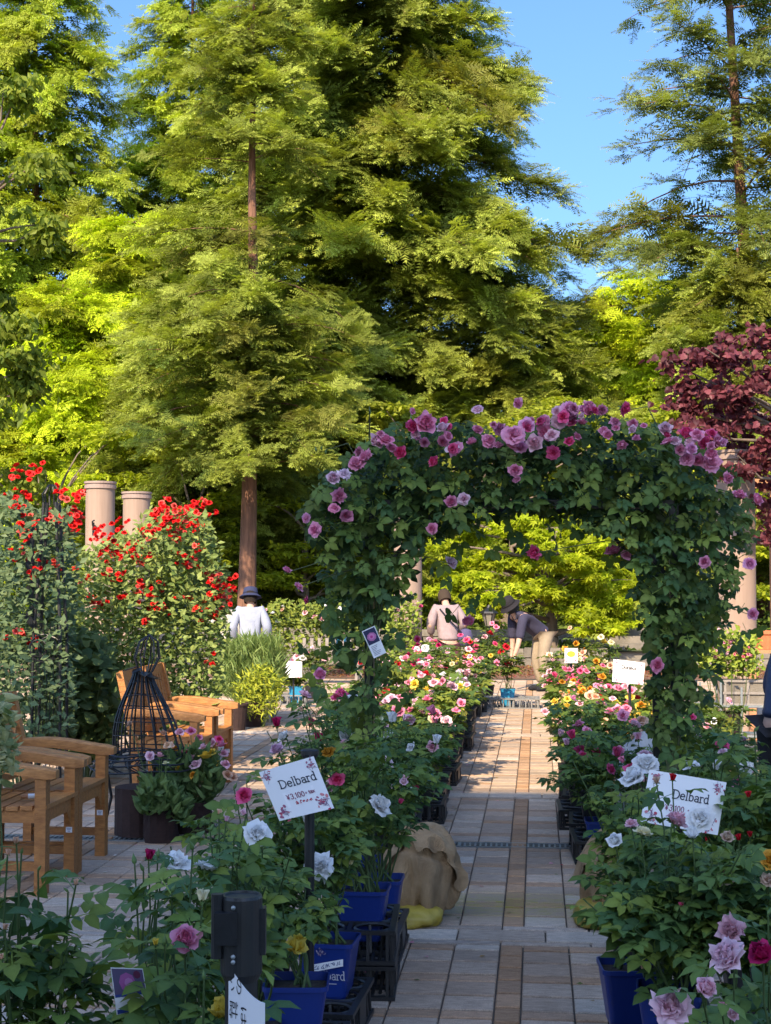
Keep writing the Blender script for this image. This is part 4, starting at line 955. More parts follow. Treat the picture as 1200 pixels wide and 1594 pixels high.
row('right', 'middle row right of the path', .78, 7.6, 18.6, .74, [CPINK, CLILAC, CPALE, CHOT, CPEACH, CPINK, CORANGE, CYEL, CRED], 34, hs=(.40, .54), under=False)
row('right', 'outer row right of the path', 1.22, 7.3, 14.0, .85, [CPALE, CPINK, CW, CPALE, CLAV], 35, hs=(.40, .52), under=False, nf=(1, 3))
# ------------------------------------------------------------------ rose arch
DA = 7.6
aL, aR = P(575, 1300, DA), P(1052, 1300, DA)
ac = (aL + aR) / 2; ac[2] = 0
arch = thing('garden_arch', 'black metal arch over the path, wrapped in climbing roses', 'arch', ac)
ax = (aR - aL) / 2; ax[2] = 0; hw = np.linalg.norm(ax); ux = ax / hw; uy = np.array((-ux[1], ux[0], 0)); ZT = P(840, 785, DA)[2]
for sx in (-1, 1):
    for dy in (-.02, .5):
        mb = MB(); b = ux * hw * sx + uy * dy
        mb.box(b + (0, 0, ZT / 2), (.045, .045, ZT)); mb.build('post', M['iron'], arch)
    mb = MB()
    for z in np.arange(.3, ZT, .28): mb.bar(ux * hw * sx + uy * -.0 + (0, 0, z), ux * hw * sx + uy * .48 + (0, 0, z), .014, .014)
    mb.build('side_rung', M['iron'], arch)
    q = MB(); q.box(ux * hw * sx + uy * .24 + (0, 0, .03), (.12, .66, .05)); q.build('foot', M['iron'], arch)
for dy in (-.02, .5):
    mb = MB(); mb.bar(-ux * hw + uy * dy + (0, 0, ZT), ux * hw + uy * dy + (0, 0, ZT), .04, .04)
    mb.bar(-ux * hw + uy * dy + (0, 0, ZT - .4), -ux * (hw - .35) + uy * dy + (0, 0, ZT - .01), .02, .02); mb.bar(ux * hw + uy * dy + (0, 0, ZT - .4), ux * (hw - .35) + uy * dy + (0, 0, ZT - .01), .02, .02)
    mb.build('top_beam', M['iron'], arch)
mb = MB()
for q in np.linspace(-.9, .9, 8): mb.bar(ux * hw * q + uy * 0 + (0, 0, ZT + .015), ux * hw * q + uy * .48 + (0, 0, ZT + .015), .014, .014)
mb.build('top_rung', M['iron'], arch)
for (px, py) in ((567, 962), (1055, 1128), (1055, 1165), (567, 1100)):
    mb = MB(); p = P(px, py, DA - .02) - ac; a = np.linspace(0, 2 * math.pi, 9)[:-1]
    mb.tube([p + ux * .038 * math.cos(t) + uy * (.038 * math.sin(t)) for t in a], .003, 4, closed=True); mb.build('plant_tie', M['teal'], arch)

POLY = [(535, 1185), (545, 1110), (530, 1050), (500, 1015), (478, 960), (492, 900), (488, 845), (475, 800), (505, 752), (548, 712), (600, 672), (660, 660), (740, 668), (800, 672), (850, 655), (900, 645), (965, 655), (1030, 668), (1095, 690), (1125, 730), (1160, 775), (1168, 830), (1155, 880), (1165, 925), (1140, 960), (1120, 1010), (1112, 1060), (1098, 1110), (1082, 1180), (1036, 1180), (1034, 1110), (1028, 1050), (1022, 1000), (1012, 950), (1005, 900), (985, 862), (945, 835), (890, 805), (820, 797), (760, 800), (700, 825), (662, 850), (648, 900), (632, 950), (622, 1010), (612, 1060), (605, 1120), (600, 1185)]
POLY = [((px if py < 845 else ((572 if px < 800 else 1056) + (px - (572 if px < 800 else 1056)) * ((.78 if px < 800 else 1.0) if py > 860 else .92)) - (10 if px > 800 and py > 860 else 0)), py) for px, py in POLY]
rc = thing('climbing_rose', 'climbing rose with many pink blooms covering the whole arch', 'rose', ac)
r = RNG(200)
n = 9000; qx = r.uniform(470, 1170, n); qy = r.uniform(640, 1190, n); ok = in_poly(qx, qy, POLY); qx, qy = qx[ok], qy[ok]
qx += r.normal(size=len(qx)) * 6; qy += r.normal(size=len(qx)) * 6
dd = DA - .24 + np.abs(r.normal(size=len(qx))) * .28; dd = np.minimum(dd, DA + .62)
O = np.stack([P(a, b, c) for a, b, c in zip(qx, qy, dd)]) - ac
sel = r.random(len(O)) < 2400 / max(1, len(O)) * np.where((qy > 960) & (qx < 800), .6, np.where((qy > 840), .8, 1.0)); O = O[sel]; dd = dd[sel]; n = len(O)
a = r.random(n) * 6.283; D = np.stack([np.cos(a), np.sin(a) * .6 - .35, r.uniform(-1.0, .25, n)], 1)
mid = np.array((0, .25, 1.2)); out = O - mid; out /= np.linalg.norm(out, axis=1)[:, None]
Nn = np.array((0, -.75, .75)) + out * .35 + r.normal(size=(n, 3)) * .38
S = r.uniform(.07, .16, n); Dn = D / np.linalg.norm(D, axis=1)[:, None]; O = O - Dn * (S * .55)[:, None]; Rm = frames(D, Nn); order = np.argsort(dd + r.normal(size=n) * .02)
for q in order[:300]:
    m = Matrix.Identity(4)
    for ii in range(3):
        for jj in range(3): m[ii][jj] = Rm[q][ii][jj] * S[q]
        m[ii][3] = O[q][ii]
    obj('leaf', LEAFMESH[r.integers(len(LEAFMESH))], rc, mat=m)
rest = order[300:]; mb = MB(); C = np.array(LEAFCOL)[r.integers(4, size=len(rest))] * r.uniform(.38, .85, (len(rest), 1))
scatter(mb, LEAF5[0], LEAF5[1], Rm[rest], S[rest], O[rest], C, TC=LEAF5[2][:, None]); mb.build('foliage', M['leaf_mass'], rc, smooth=True, kind='stuff')
# hanging leaves under the arch and stray shoots
mb = MB(); hl = [(775, 812), (800, 820), (850, 815), (810, 825), (870, 812), (915, 815), (740, 850), (845, 840), (735, 905), (720, 830), (690, 880), (760, 925), (705, 935), (505, 1055), (498, 1020), (520, 1075), (500, 960), (485, 990), (1170, 845), (1150, 940), (1130, 985), (1160, 960), (700, 860), (955, 850), (640, 1060)]
O2 = np.stack([P(px, py, DA + r.uniform(-.15, .4)) for px, py in hl for _ in range(2)]) - ac; n2 = len(O2); O2 += r.normal(size=O2.shape) * .025
D2 = unit(r, n2); D2[:, 2] = -abs(D2[:, 2]) - .3
scatter(mb, LEAF3[0], LEAF3[1], frames(D2, np.array((0, -.8, .5)) + r.normal(size=(n2, 3)) * .3), r.uniform(.10, .15, n2), O2, np.array(LEAFCOL)[r.integers(4, size=n2)] * .9, TC=LEAF3[2][:, None])
mb.build('hanging_foliage', M['leaf_mass'], rc, smooth=True, kind='stuff')
mb = MB()
def cane(pts, r0=.008, r1=.003): mb.tube(np.stack([P(*p) - ac for p in pts]), np.linspace(r0, r1, len(pts)), 5, (.10, .12, .05))
for q in range(6):
    j = q * 5; cane([(572 + j - 10, 1330, DA - .05), (578 - j, 1150, DA - .08), (570 + j, 950, DA - .06), (575, 830, DA - .03), (640 + j * 4, 745 - j, DA), (760 + j * 6, 720 - j, DA + .05)])
    cane([(1052 + j - 10, 1330, DA - .05), (1056 - j, 1150, DA - .08), (1050 + j, 950, DA - .06), (1060, 830, DA - .03), (990 - j * 4, 745 - j, DA), (880 - j * 4, 720 - j, DA + .05)])
for e in [(492, 825), (450, 890), (463, 915), (495, 1050), (508, 640 + 60), (575, 640 + 0), (965, 640), (1150, 770), (1170, 880), (1175, 960), (700, 878), (835, 860), (965, 862), (1100, 690)]:
    cane([(575 if e[0] < 800 else 1050, e[1] * .6 + 330, DA), ((575 if e[0] < 800 else 1050) * .5 + e[0] * .5, e[1] * .95 + 25, DA - .12), (e[0], e[1], DA - .15)], .004, .0018)
mb.build('stem', M['stem'], rc, smooth=True)
AF = [(660, 662, 36), (640, 665, 30), (690, 668, 28), (705, 700, 28), (742, 672, 26), (760, 688, 30), (625, 706, 30), (600, 690, 32), (585, 690, 30), (572, 715, 30), (560, 705, 24), (555, 725, 30), (535, 742, 30), (518, 746, 24), (527, 772, 26), (520, 793, 22), (540, 805, 28), (493, 825, 26), (475, 806, 20), (445, 890, 22), (463, 915, 22), (480, 935, 20), (712, 702, 26), (677, 720, 20), (720, 776, 30), (702, 782, 28), (800, 680, 34), (790, 690, 30), (820, 665, 32), (810, 700, 30), (833, 690, 28), (850, 672, 32), (860, 680, 26), (870, 655, 28), (885, 640, 32), (878, 650, 30), (895, 648, 26), (918, 638, 22), (862, 705, 26), (802, 735, 26), (805, 748, 18), (968, 634, 30), (955, 660, 26), (985, 662, 24), (968, 690, 24), (1035, 668, 30), (1050, 690, 28), (1068, 678, 30), (1075, 700, 28), (1085, 680, 30), (1100, 690, 32), (1105, 722, 30), (1060, 700, 26), (1115, 688, 26), (1070, 715, 24), (1040, 690, 24), (700, 878, 28), (675, 823, 26), (835, 858, 26), (955, 862, 30), (972, 866, 26), (1150, 775, 30), (1175, 778, 30), (1165, 880, 28), (1098, 876, 24), (1172, 955, 20), (498, 1052, 24), (1020, 1035, 26), (730, 970, 26), (650, 1125 - 130, 16), (640, 640, 16), (1130, 745, 22), (778, 668, 26), (735, 690, 22), (848, 655, 24), (905, 660, 24), (940, 672, 22), (610, 700, 26)]
rx = RNG(201)
for _ in range(26):
    t = rx.random(); AF.append((560 + t * 570, 700 - 48 * math.sin(t * math.pi) + rx.normal() * 16, rx.uniform(14, 24)))
for _ in range(18):
    t = rx.uniform(.42, .97); AF.append((560 + t * 570, 694 - 48 * math.sin(t * math.pi) + rx.normal() * 12, rx.uniform(16, 26)))
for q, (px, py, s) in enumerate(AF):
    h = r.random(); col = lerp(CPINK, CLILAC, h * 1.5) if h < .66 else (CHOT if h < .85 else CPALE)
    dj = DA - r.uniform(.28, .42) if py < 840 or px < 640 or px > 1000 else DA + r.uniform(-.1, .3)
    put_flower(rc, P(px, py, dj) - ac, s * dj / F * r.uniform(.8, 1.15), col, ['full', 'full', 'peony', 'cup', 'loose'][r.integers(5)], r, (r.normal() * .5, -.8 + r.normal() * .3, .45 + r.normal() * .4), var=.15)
for (px, py) in ((492, 702), (500, 700), (507, 706), (575, 645), (640, 652), (945, 640), (800, 655)): put_gbud(rc, P(px, py, DA - .1) - ac, .03, r)

# hanging picture tag on the arch post
tg = thing('plant_tag', 'small tilted card with a pink rose photo hanging on the arch post', 'tag', P(582, 999, DA - .33))
def quad_board(c4, base, th=.003, nx=1, bend=0.0):
    """board from 4 corner points TL TR BR BL; thickness th"""
    c4 = np.asarray(c4) - base; n = np.cross(c4[1] - c4[0], c4[3] - c4[0]); n /= np.linalg.norm(n)
    if n @ _FH > 0: n = -n
    us = np.linspace(0, 1, nx + 1); mb = MB(); fr = []
    for u in us:
        off = n * bend * 4 * u * (1 - u); fr += [c4[0] * (1 - u) + c4[1] * u + off, c4[3] * (1 - u) + c4[2] * u + off]
    fr = np.array(fr); bk = fr - n * th; k = len(fr); f = []
    for i in range(nx):
        a = 2 * i; f += [(a, a + 1, a + 3, a + 2), (k + a, k + a + 2, k + a + 3, k + a + 1), (a, a + 2, k + a + 2, k + a), (a + 1, k + a + 1, k + a + 3, a + 3)]
    f += [(0, k, k + 1, 1), (k - 2, k - 1, 2 * k - 1, 2 * k - 2)]
    mb.add(np.vstack([fr, bk]), f); return mb, c4, n
def surf(c4, n, u, v, lift=.0015, bend=0.0):
    return (c4[0] * (1 - u) + c4[1] * u) * (1 - v) + (c4[3] * (1 - u) + c4[2] * u) * v + n * (lift + bend * 4 * u * (1 - u))
class Ink:
    """flat print on a board: strokes and blots in board coordinates (u right, v down)"""
    def __init__(s, c4, n, asp, bend=0.0): s.c4, s.n, s.asp, s.bend, s.mb = c4, n, asp, bend, MB()
    def S(s, u, v, l): return surf(s.c4, s.n, u, v, l, s.bend)
    def stroke(s, pts, w, col, lift=.0015):
        p = np.asarray(pts, float)
        for a, b in zip(p[:-1], p[1:]):
            d = (b - a) * (s.asp, 1); L = np.hypot(*d)
            if L < 1e-6: continue
            d /= L; nn = np.array((-d[1] / s.asp, d[0])) * w / 2; e = np.array((d[0] / s.asp, d[1])) * w * .3
            q = [a - e - nn, b + e - nn, b + e + nn, a - e + nn]; s.mb.add([s.S(x, y, lift) for x, y in q], [(0, 1, 2, 3)], col)
    def blot(s, u, v, ru, rv, col, ang=0.0, n=8, lift=.0012):
        t = np.arange(n) * 2 * math.pi / n; x = np.cos(t) * ru; y = np.sin(t) * rv
        c, q = math.cos(ang), math.sin(ang); s.mb.add([s.S(u + (c * a - q * b) / s.asp, v + q * a + c * b, lift) for a, b in zip(x, y)], [tuple(range(n))], col)
    def rect(s, u0, v0, u1, v1, col, lift=.0008): s.mb.add([s.S(u0, v0, lift), s.S(u1, v0, lift), s.S(u1, v1, lift), s.S(u0, v1, lift)], [(0, 1, 2, 3)], col)
    def arc(s, cx, cy, rx, ry, a0, a1, w, col, n=8, sk=0.0):
        t = np.radians(np.linspace(a0, a1, n)); s.stroke([(cx + rx * math.cos(q), cy + ry * math.sin(q)) for q in t], w, col)
    def word(s, text, u, v, h, col, w, serif=False, slant=0.0):
        """simple pen letters; h = cap height in v units, returns end u"""
        k = h / s.asp
        def X(pts): return [(u + (px + slant * py) * k, v - py * h) for px, py in pts]
        def A(cx, cy, rx, ry, a0, a1, n=9): return [(cx + rx * math.cos(math.radians(a)), cy + ry * math.sin(math.radians(a))) for a in np.linspace(a0, a1, n)]
        GL = {'D': (.85, [[(.12, 0), (.12, 1)], [(.12, 1)] + A(.3, .5, .48, .5, 90, -90, 11) + [(.12, 0)], [(.02, 1), (.2, 1)], [(.02, 0), (.2, 0)]]),
              'e': (.60, [[(.06, .36), (.52, .36)] + A(.3, .33, .24, .33, 10, 320, 12)]), 'l': (.32, [[(.15, 0), (.15, 1.03)], [(.05, 1.03), (.15, 1.03)], [(.05, 0), (.26, 0)]]),
              'b': (.66, [[(.13, 0), (.13, 1.03)], A(.33, .33, .24, .33, 150, -160, 13), [(.03, 1.03), (.13, 1.03)]]), 'a': (.58, [A(.27, .48, .2, .18, 160, 0, 7) + [(.47, 0), (.54, .04)], A(.27, .18, .2, .18, 40, 330, 9)]),
              'r': (.46, [[(.13, 0), (.13, .64)], A(.32, .42, .19, .22, 170, 50, 6), [(.03, 0), (.26, 0)], [(.03, .64), (.13, .64)]]), 'd': (.68, [[(.52, 0), (.52, 1.03)], A(.31, .33, .23, .33, 30, 330, 13), [(.42, 1.03), (.52, 1.03)], [(.52, 0), (.62, .02)]]),
              'o': (.62, [A(.3, .33, .25, .33, 0, 360, 13)]), 'i': (.3, [[(.15, 0), (.15, .64)], [(.15, .86), (.15, .92)], [(.05, 0), (.25, 0)]]), 'u': (.62, [[(.1, .64), (.1, .2)] + A(.29, .2, .19, .2, 180, 360, 6) + [(.48, .64)], [(.48, .3), (.48, 0)]]), 'x': (.56, [[(.04, .64), (.5, 0)], [(.5, .64), (.04, 0)]]),
              '¥': (.7, [[(.05, .95), (.3, .5), (.55, .95)], [(.3, .5), (.3, 0)], [(.1, .42), (.5, .42)], [(.1, .25), (.5, .25)]]), '3': (.62, [A(.25, .73, .22, .24, 150, -80, 8) + A(.25, .25, .25, .25, 80, -150, 8)]), ',': (.25, [[(.12, .05), (.06, -.15)]]),
              '1': (.38, [[(.05, .75), (.2, .98), (.2, 0)]]), '0': (.62, [A(.28, .48, .23, .48, 90, 450, 13)]), '7': (.6, [[(.05, .95), (.5, .95), (.2, 0)]]), '+': (.55, [[(.1, .4), (.45, .4)], [(.27, .6), (.27, .2)]]), 't': (.42, [[(.2, .85), (.2, .1), (.35, .02)], [(.05, .62), (.38, .62)]]), ' ': (.3, [])}
        for ch in text:
            adv, st = GL[ch]
            for q in st: s.stroke(X(q), w, col)
            u += adv * k * 1.05
        return u
    def posy(s, u, v, sc, seed, cols=((.45, .05, .10), (.62, .22, .25), (.35, .12, .2))):
        r = RNG(seed)
        for _ in range(14): s.blot(u + r.normal() * sc * .55 / s.asp, v + r.normal() * sc * .6, sc * r.uniform(.16, .34), sc * r.uniform(.1, .22), cols[r.integers(3)], r.random() * 3, 7, lift=.0012 + r.random() * .0005)
        for _ in range(5): s.stroke([(u + r.normal() * sc * .5 / s.asp, v + r.normal() * sc * .6) for _ in range(3)], sc * .06, (.2, .12, .22), .002)
cc = [P(563, 983, DA - .33), P(583, 974, DA - .33), P(601, 1016, DA - .32), P(582, 1025, DA - .32)]
b_, c4, nn = quad_board(cc, np.array(tg.location), .002); b_.build('card', M['white_board'], tg)
ink = Ink(c4, nn, .48); ink.rect(.06, .03, .94, .54, (.03, .035, .09)); ink.blot(.5, .30, .17, .15, (.45, .16, .34), lift=.0013); ink.blot(.5, .29, .11, .1, (.62, .22, .45), lift=.0017); ink.blot(.48, .3, .05, .05, (.5, .05, .25), lift=.002)
for q in range(7): ink.stroke([(.15, .62 + q * .05), (.15 + .6 * RNG(q).uniform(.4, 1), .62 + q * .05)], .016, (.2, .22, .3))
ink.mb.build('print', M['print'], tg)

# ------------------------------------------------------------------ placards
def placard(label, corners, d, post_px, post_top, post_bot_z, texts, seed, asp, bend=.004, tilt=.0, cap=True, name='price_placard', post_d=None, paste=True):
    ds = [d, d, d - tilt, d - tilt]; cs = [P(px, py, q) for (px, py), q in zip(corners, ds)]
    pd = post_d or d + .06; pp = P(post_px, post_top, pd)
    o = thing(name, label, 'sign', (pp[0], pp[1], 0), group='rose price placards'); base = np.array((pp[0], pp[1], 0))
    mb = MB(); rr = .017 if cap else .012
    mb.lathe([(rr, post_bot_z), (rr, pp[2] - .02)], 14); mb.build('post', M['black_plastic'], o, smooth=False)
    if cap:
        mb = MB(); mb.lathe([(.02, pp[2] - .03), (.026, pp[2] - .022), (.031, pp[2] - .012), (.031, pp[2]), (.026, pp[2] + .004), (.001, pp[2] + .005)], 16); mb.build('cap', M['black_plastic'], o)
    b, c4, n = quad_board(cs, base, .004, 8, bend); b.build('board', M['white_board'], o)
    ink = Ink(c4, n, asp, bend)
    if paste: ink.rect(.24, .50, .80, .80, (.86, .86, .89), lift=.0006)
    for fn in texts: fn(ink)
    ink.mb.build('lettering', M['print'], o)
    ink = Ink(c4, n, asp, bend); ink.posy(.10, .13, .09, seed); ink.posy(.90, .13, .09, seed + 1); ink.posy(.13, .86, .12, seed + 2); ink.posy(.87, .84, .13, seed + 3); ink.mb.build('flower_print', M['print'], o)
    return o
DK, RD, PR = (.03, .035, .06), (.42, .02, .05), (.25, .06, .12)
def scribble(ink, u0, u1, v, h, col, seed, w=.02):
    r = RNG(seed); n = 5
    for q in range(n):
        u = u0 + (u1 - u0) * (q + .5) / n; k = (u1 - u0) / n * .42
        for _ in range(4): ink.stroke([(u + r.uniform(-k, k), v + r.uniform(-h, h)), (u + r.uniform(-k, k), v + r.uniform(-h, h))], w, col)
t1 = [lambda k: k.word('Delbard', .245, .42, .155, DK, .019), lambda k: k.word('¥3,100', .28, .655, .10, PR, .014), lambda k: k.word('+ tax', .62, .635, .07, PR, .013), lambda k: scribble(k, .40, .70, .74, .028, RD, 5, .014)]
placard('white price placard on a black post among the roses left of the path', [(403, 1202), (488, 1177), (520, 1258), (435, 1278)], 5.05, 482, 1168, 0, t1, 300, 1.0, .006, .02, post_d=5.10)
t2 = [lambda k: k.word('Delbard', .34, .46, .16, DK, .02), lambda k: k.word('¥3,100', .27, .70, .11, PR, .014), lambda k: k.word('+ tax', .56, .68, .08, PR, .013), lambda k: scribble(k, .40, .68, .80, .03, RD, 7, .015)]
placard('white price placard tilted behind a red bud, right of the path', [(1011, 1198), (1131, 1218), (1117, 1300), (997, 1279)], 5.35, 1056, 1215, 0, t2, 310, 1.45, .006, .03, cap=False, post_d=5.42)
t3 = [lambda k: k.word('Dorieux', .27, .38, .16, (.06, .05, .05), .034)]
placard('small white placard over the sunlit roses right of the path', [(955, 1026), (1004, 1032), (1001, 1066), (953, 1061)], 12.2, 980, 1062, 0, t3, 320, 1.4, .002, .05, cap=False, paste=False)
placard('white placard above a blue pot in front of the far plant stand', [(446, 1029), (470, 1030), (470, 1054), (440, 1055)], 19.2, 457, 1052, 0, [], 330, 1.2, .002, .05, cap=False, paste=False)
placard('white photo card behind the yellow bloom right of the path', [(879, 1009), (899, 1009), (899, 1032), (879, 1032)], 16.5, 889, 1030, 0, [lambda k: k.blot(.5, .4, .3, .22, (.75, .5, .03))], 340, .85, .001, .03, cap=False, paste=False)
placard('pale card among the pink roses beside the pink column', [(652, 1024), (676, 1025), (676, 1046), (652, 1046)], 17.5, 664, 1045, 0, [], 350, 1.1, .001, .03, cap=False, paste=False)
# queue post with curved placard
qp = P(376, 1392, 3.0); q0 = np.array((qp[0], qp[1], 0)); qz = qp[2]
qo = thing('queue_post', 'black retractable belt post with a curved white notice in the foreground', 'post', q0)
mb = MB(); mb.lathe([(.17, 0), (.17, .012), (.15, .03), (.04, .045), (.033, .05)], 28); mb.build('base', M['black_plastic'], qo)
mb = MB(); mb.lathe([(.032, .045), (.032, qz - .15)], 20); mb.build('pole', M['black_plastic'], qo, smooth=True)
mb = MB(); mb.lathe([(.034, qz - .165), (.041, qz - .15), (.041, qz - .006), (.039, qz), (.034, qz), (.033, qz - .004), (.001, qz - .004)], 32); mb.build('head', M['black_plastic'], qo)
mb = MB(); fr = -_FH; sd = _RH
def loc(a, b, c): return sd * a + fr * b + np.array((0, 0, c))
mb.box(loc(-.026, .034, qz - .058), (.044, .026, .062), R=np.stack([sd, fr, (0, 0, 1)], 1)); mb.build('belt_clip', M['iron'], qo)
mb = MB(); mb.lathe([(.012, -.062), (.012, .062)], 10, c=loc(-.046, .016, qz - .058)); mb.build('clip_pin', M['black_plastic'], qo)
mb = MB(); mb.box(loc(.042, .0, qz - .07), (.012, .03, .09), R=np.stack([sd, fr, (0, 0, 1)], 1)); mb.build('belt_slot', M['iron'], qo)
mb = MB()
for zz in (qz - .018, qz - .112, qz - .122): mb.lathe([(.0045, 0), (.0045, .004), (.001, .006)], 8, c=loc(-.012, .039, zz), R=np.stack([sd, np.array((0, 0, -1.0)), fr], 1))
mb.build('screw', M['galv'], qo)
mb = MB(); zb, n = qz - .5, 10
us = np.linspace(0, 1, n + 1); pr = []
for u in us:
    a = -.022 + .075 * u; dep = .028 + .052 * math.sin(u * 1.35); top = qz - .128 - .062 * (1 - (1 - u) ** 1.6)
    pr.append((a, dep, top))
fr_ = np.array([[loc(a, b, t), loc(a, b, zb)] for a, b, t in pr]).reshape(-1, 3); bk = fr_ - (fr * .003)
k = len(fr_); f = []
for i in range(n): a = 2 * i; f += [(a, a + 1, a + 3, a + 2), (k + a, k + a + 2, k + a + 3, k + a + 1), (a, a + 2, k + a + 2, k + a), (a + 1, k + a + 1, k + a + 3, a + 3)]
f += [(0, k, k + 1, 1), (2 * n, 2 * n + 1, k + 2 * n + 1, k + 2 * n)]
mb.add(np.vstack([fr_, bk]), f); mb.build('notice', M['white_board'], qo)
def glyph_mesh(ch):
    cu = bpy.data.curves.new('glyph', 'FONT'); cu.body = ch; cu.size = 1.0; cu.resolution_u = 3; o = bpy.data.objects.new('glyph', cu); COL.objects.link(o)
    bpy.context.view_layer.update(); me = o.evaluated_get(bpy.context.evaluated_depsgraph_get()).to_mesh()
    v = np.array([x.co[:] for x in me.vertices]); f = [tuple(p.vertices) for p in me.polygons]
    bpy.data.objects.remove(o); bpy.data.curves.remove(cu); return v, f
ink_ = MB()
for ch, px, py, wpx, hpx in (('い', 365, 1533, 7, 24), ('の', 376, 1536, 8, 24), ('計', 370, 1574, 9, 26), ('は', 384, 1581, 9, 28), ('時', 363, 1575, 6, 26)):
    try: v, fc = glyph_mesh(ch)
    except Exception: continue
    if len(v) < 4: continue
    lo, hi = v.min(0), v.max(0); uv = (v[:, :2] - lo[:2]) / (hi[:2] - lo[:2] + 1e-6) - .5
    mpp = 2.95 / F; out = []
    for (gx_, gy_) in uv:      # letters run down the notice, turned a quarter
        a = (px - 376) * mpp + gy_ * wpx * mpp; zc = P(376, py, 2.95)[2] - gx_ * hpx * mpp
        u = np.clip((a + .022) / .075, 0, 1); out.append(loc(a, .028 + .052 * math.sin(u * 1.35) + .0012, zc))
    ink_.add(out, fc, (.02, .02, .025))
ink_.build('lettering', M['print'], qo)
# picture label in the front left pot
x, y = at_d(208, 3.42); lb = thing('plant_label', 'printed label with a purple rose photo stuck in the foreground foliage', 'label', (x, y, .4))
cs = [P(172, 1506, 3.40), P(222, 1508, 3.43), P(232, 1568, 3.43), P(182, 1580, 3.40)]; b_, c4, nn = quad_board(cs, np.array(lb.location), .002); b_.build('card', M['white_board'], lb)
ink = Ink(c4, nn, .85); ink.rect(.02, .02, .98, .60, (.10, .08, .16)); ink.blot(.45, .32, .22, .22, (.36, .10, .30), lift=.0012); ink.blot(.5, .34, .12, .12, (.48, .2, .42), lift=.0016); ink.blot(.78, .15, .1, .1, (.12, .02, .06), lift=.0016); ink.rect(.02, .58, .98, .64, (.02, .05, .25), .001); ink.rect(.02, .9, .98, .99, (.02, .05, .25), .001)
for q in range(4): ink.stroke([(.45, .70 + q * .045), (.75, .70 + q * .045)], .014, (.2, .25, .4))
ink.blot(.84, .78, .09, .09, (.45, .25, .2)); ink.mb.build('print', M['print'], lb)
mb = MB(); mb.box((0, .01, -.12), (.012, .004, .3)); mb.build('stake', M['white_board'], lb)
# sticker and print on the labelled blue pot
pb = [c for c in PB.children if c.name.startswith('pot')][0]
zz = PB.location.z
cs = [np.array((-.045, -.1015, .125)), np.array((.072, -.1022, .150)), np.array((.072, -.1006, .125)), np.array((-.045, -.0995, .098))]
b_, c4, nn = quad_board(cs, np.zeros(3), .001); b_.build('sticker', M['white_board'], pb)
ink = Ink(c4, nn, 4.5); scribble(ink, .1, .95, .5, .3, (.12, .16, .3), 9, .09); ink.mb.build('sticker_print', M['print'], pb)
c4 = np.array([(-.06, -.1055, .19), (.08, -.1055, .19), (.08, -.083, .04), (-.06, -.083, .04)]); ink = Ink(c4, np.array((0, -1.0, -.12)), 1.0)
ink.posy(.36, .14, .10, 12, ((.35, .3, .38), (.28, .24, .3), (.22, .2, .3))); ink.word('Delbard', .12, .78, .20, (.6, .6, .66), .022); ink.stroke([(.3, .88), (.75, .88)], .02, (.5, .5, .55)); ink.mb.build('pot_print', M['print'], pb)
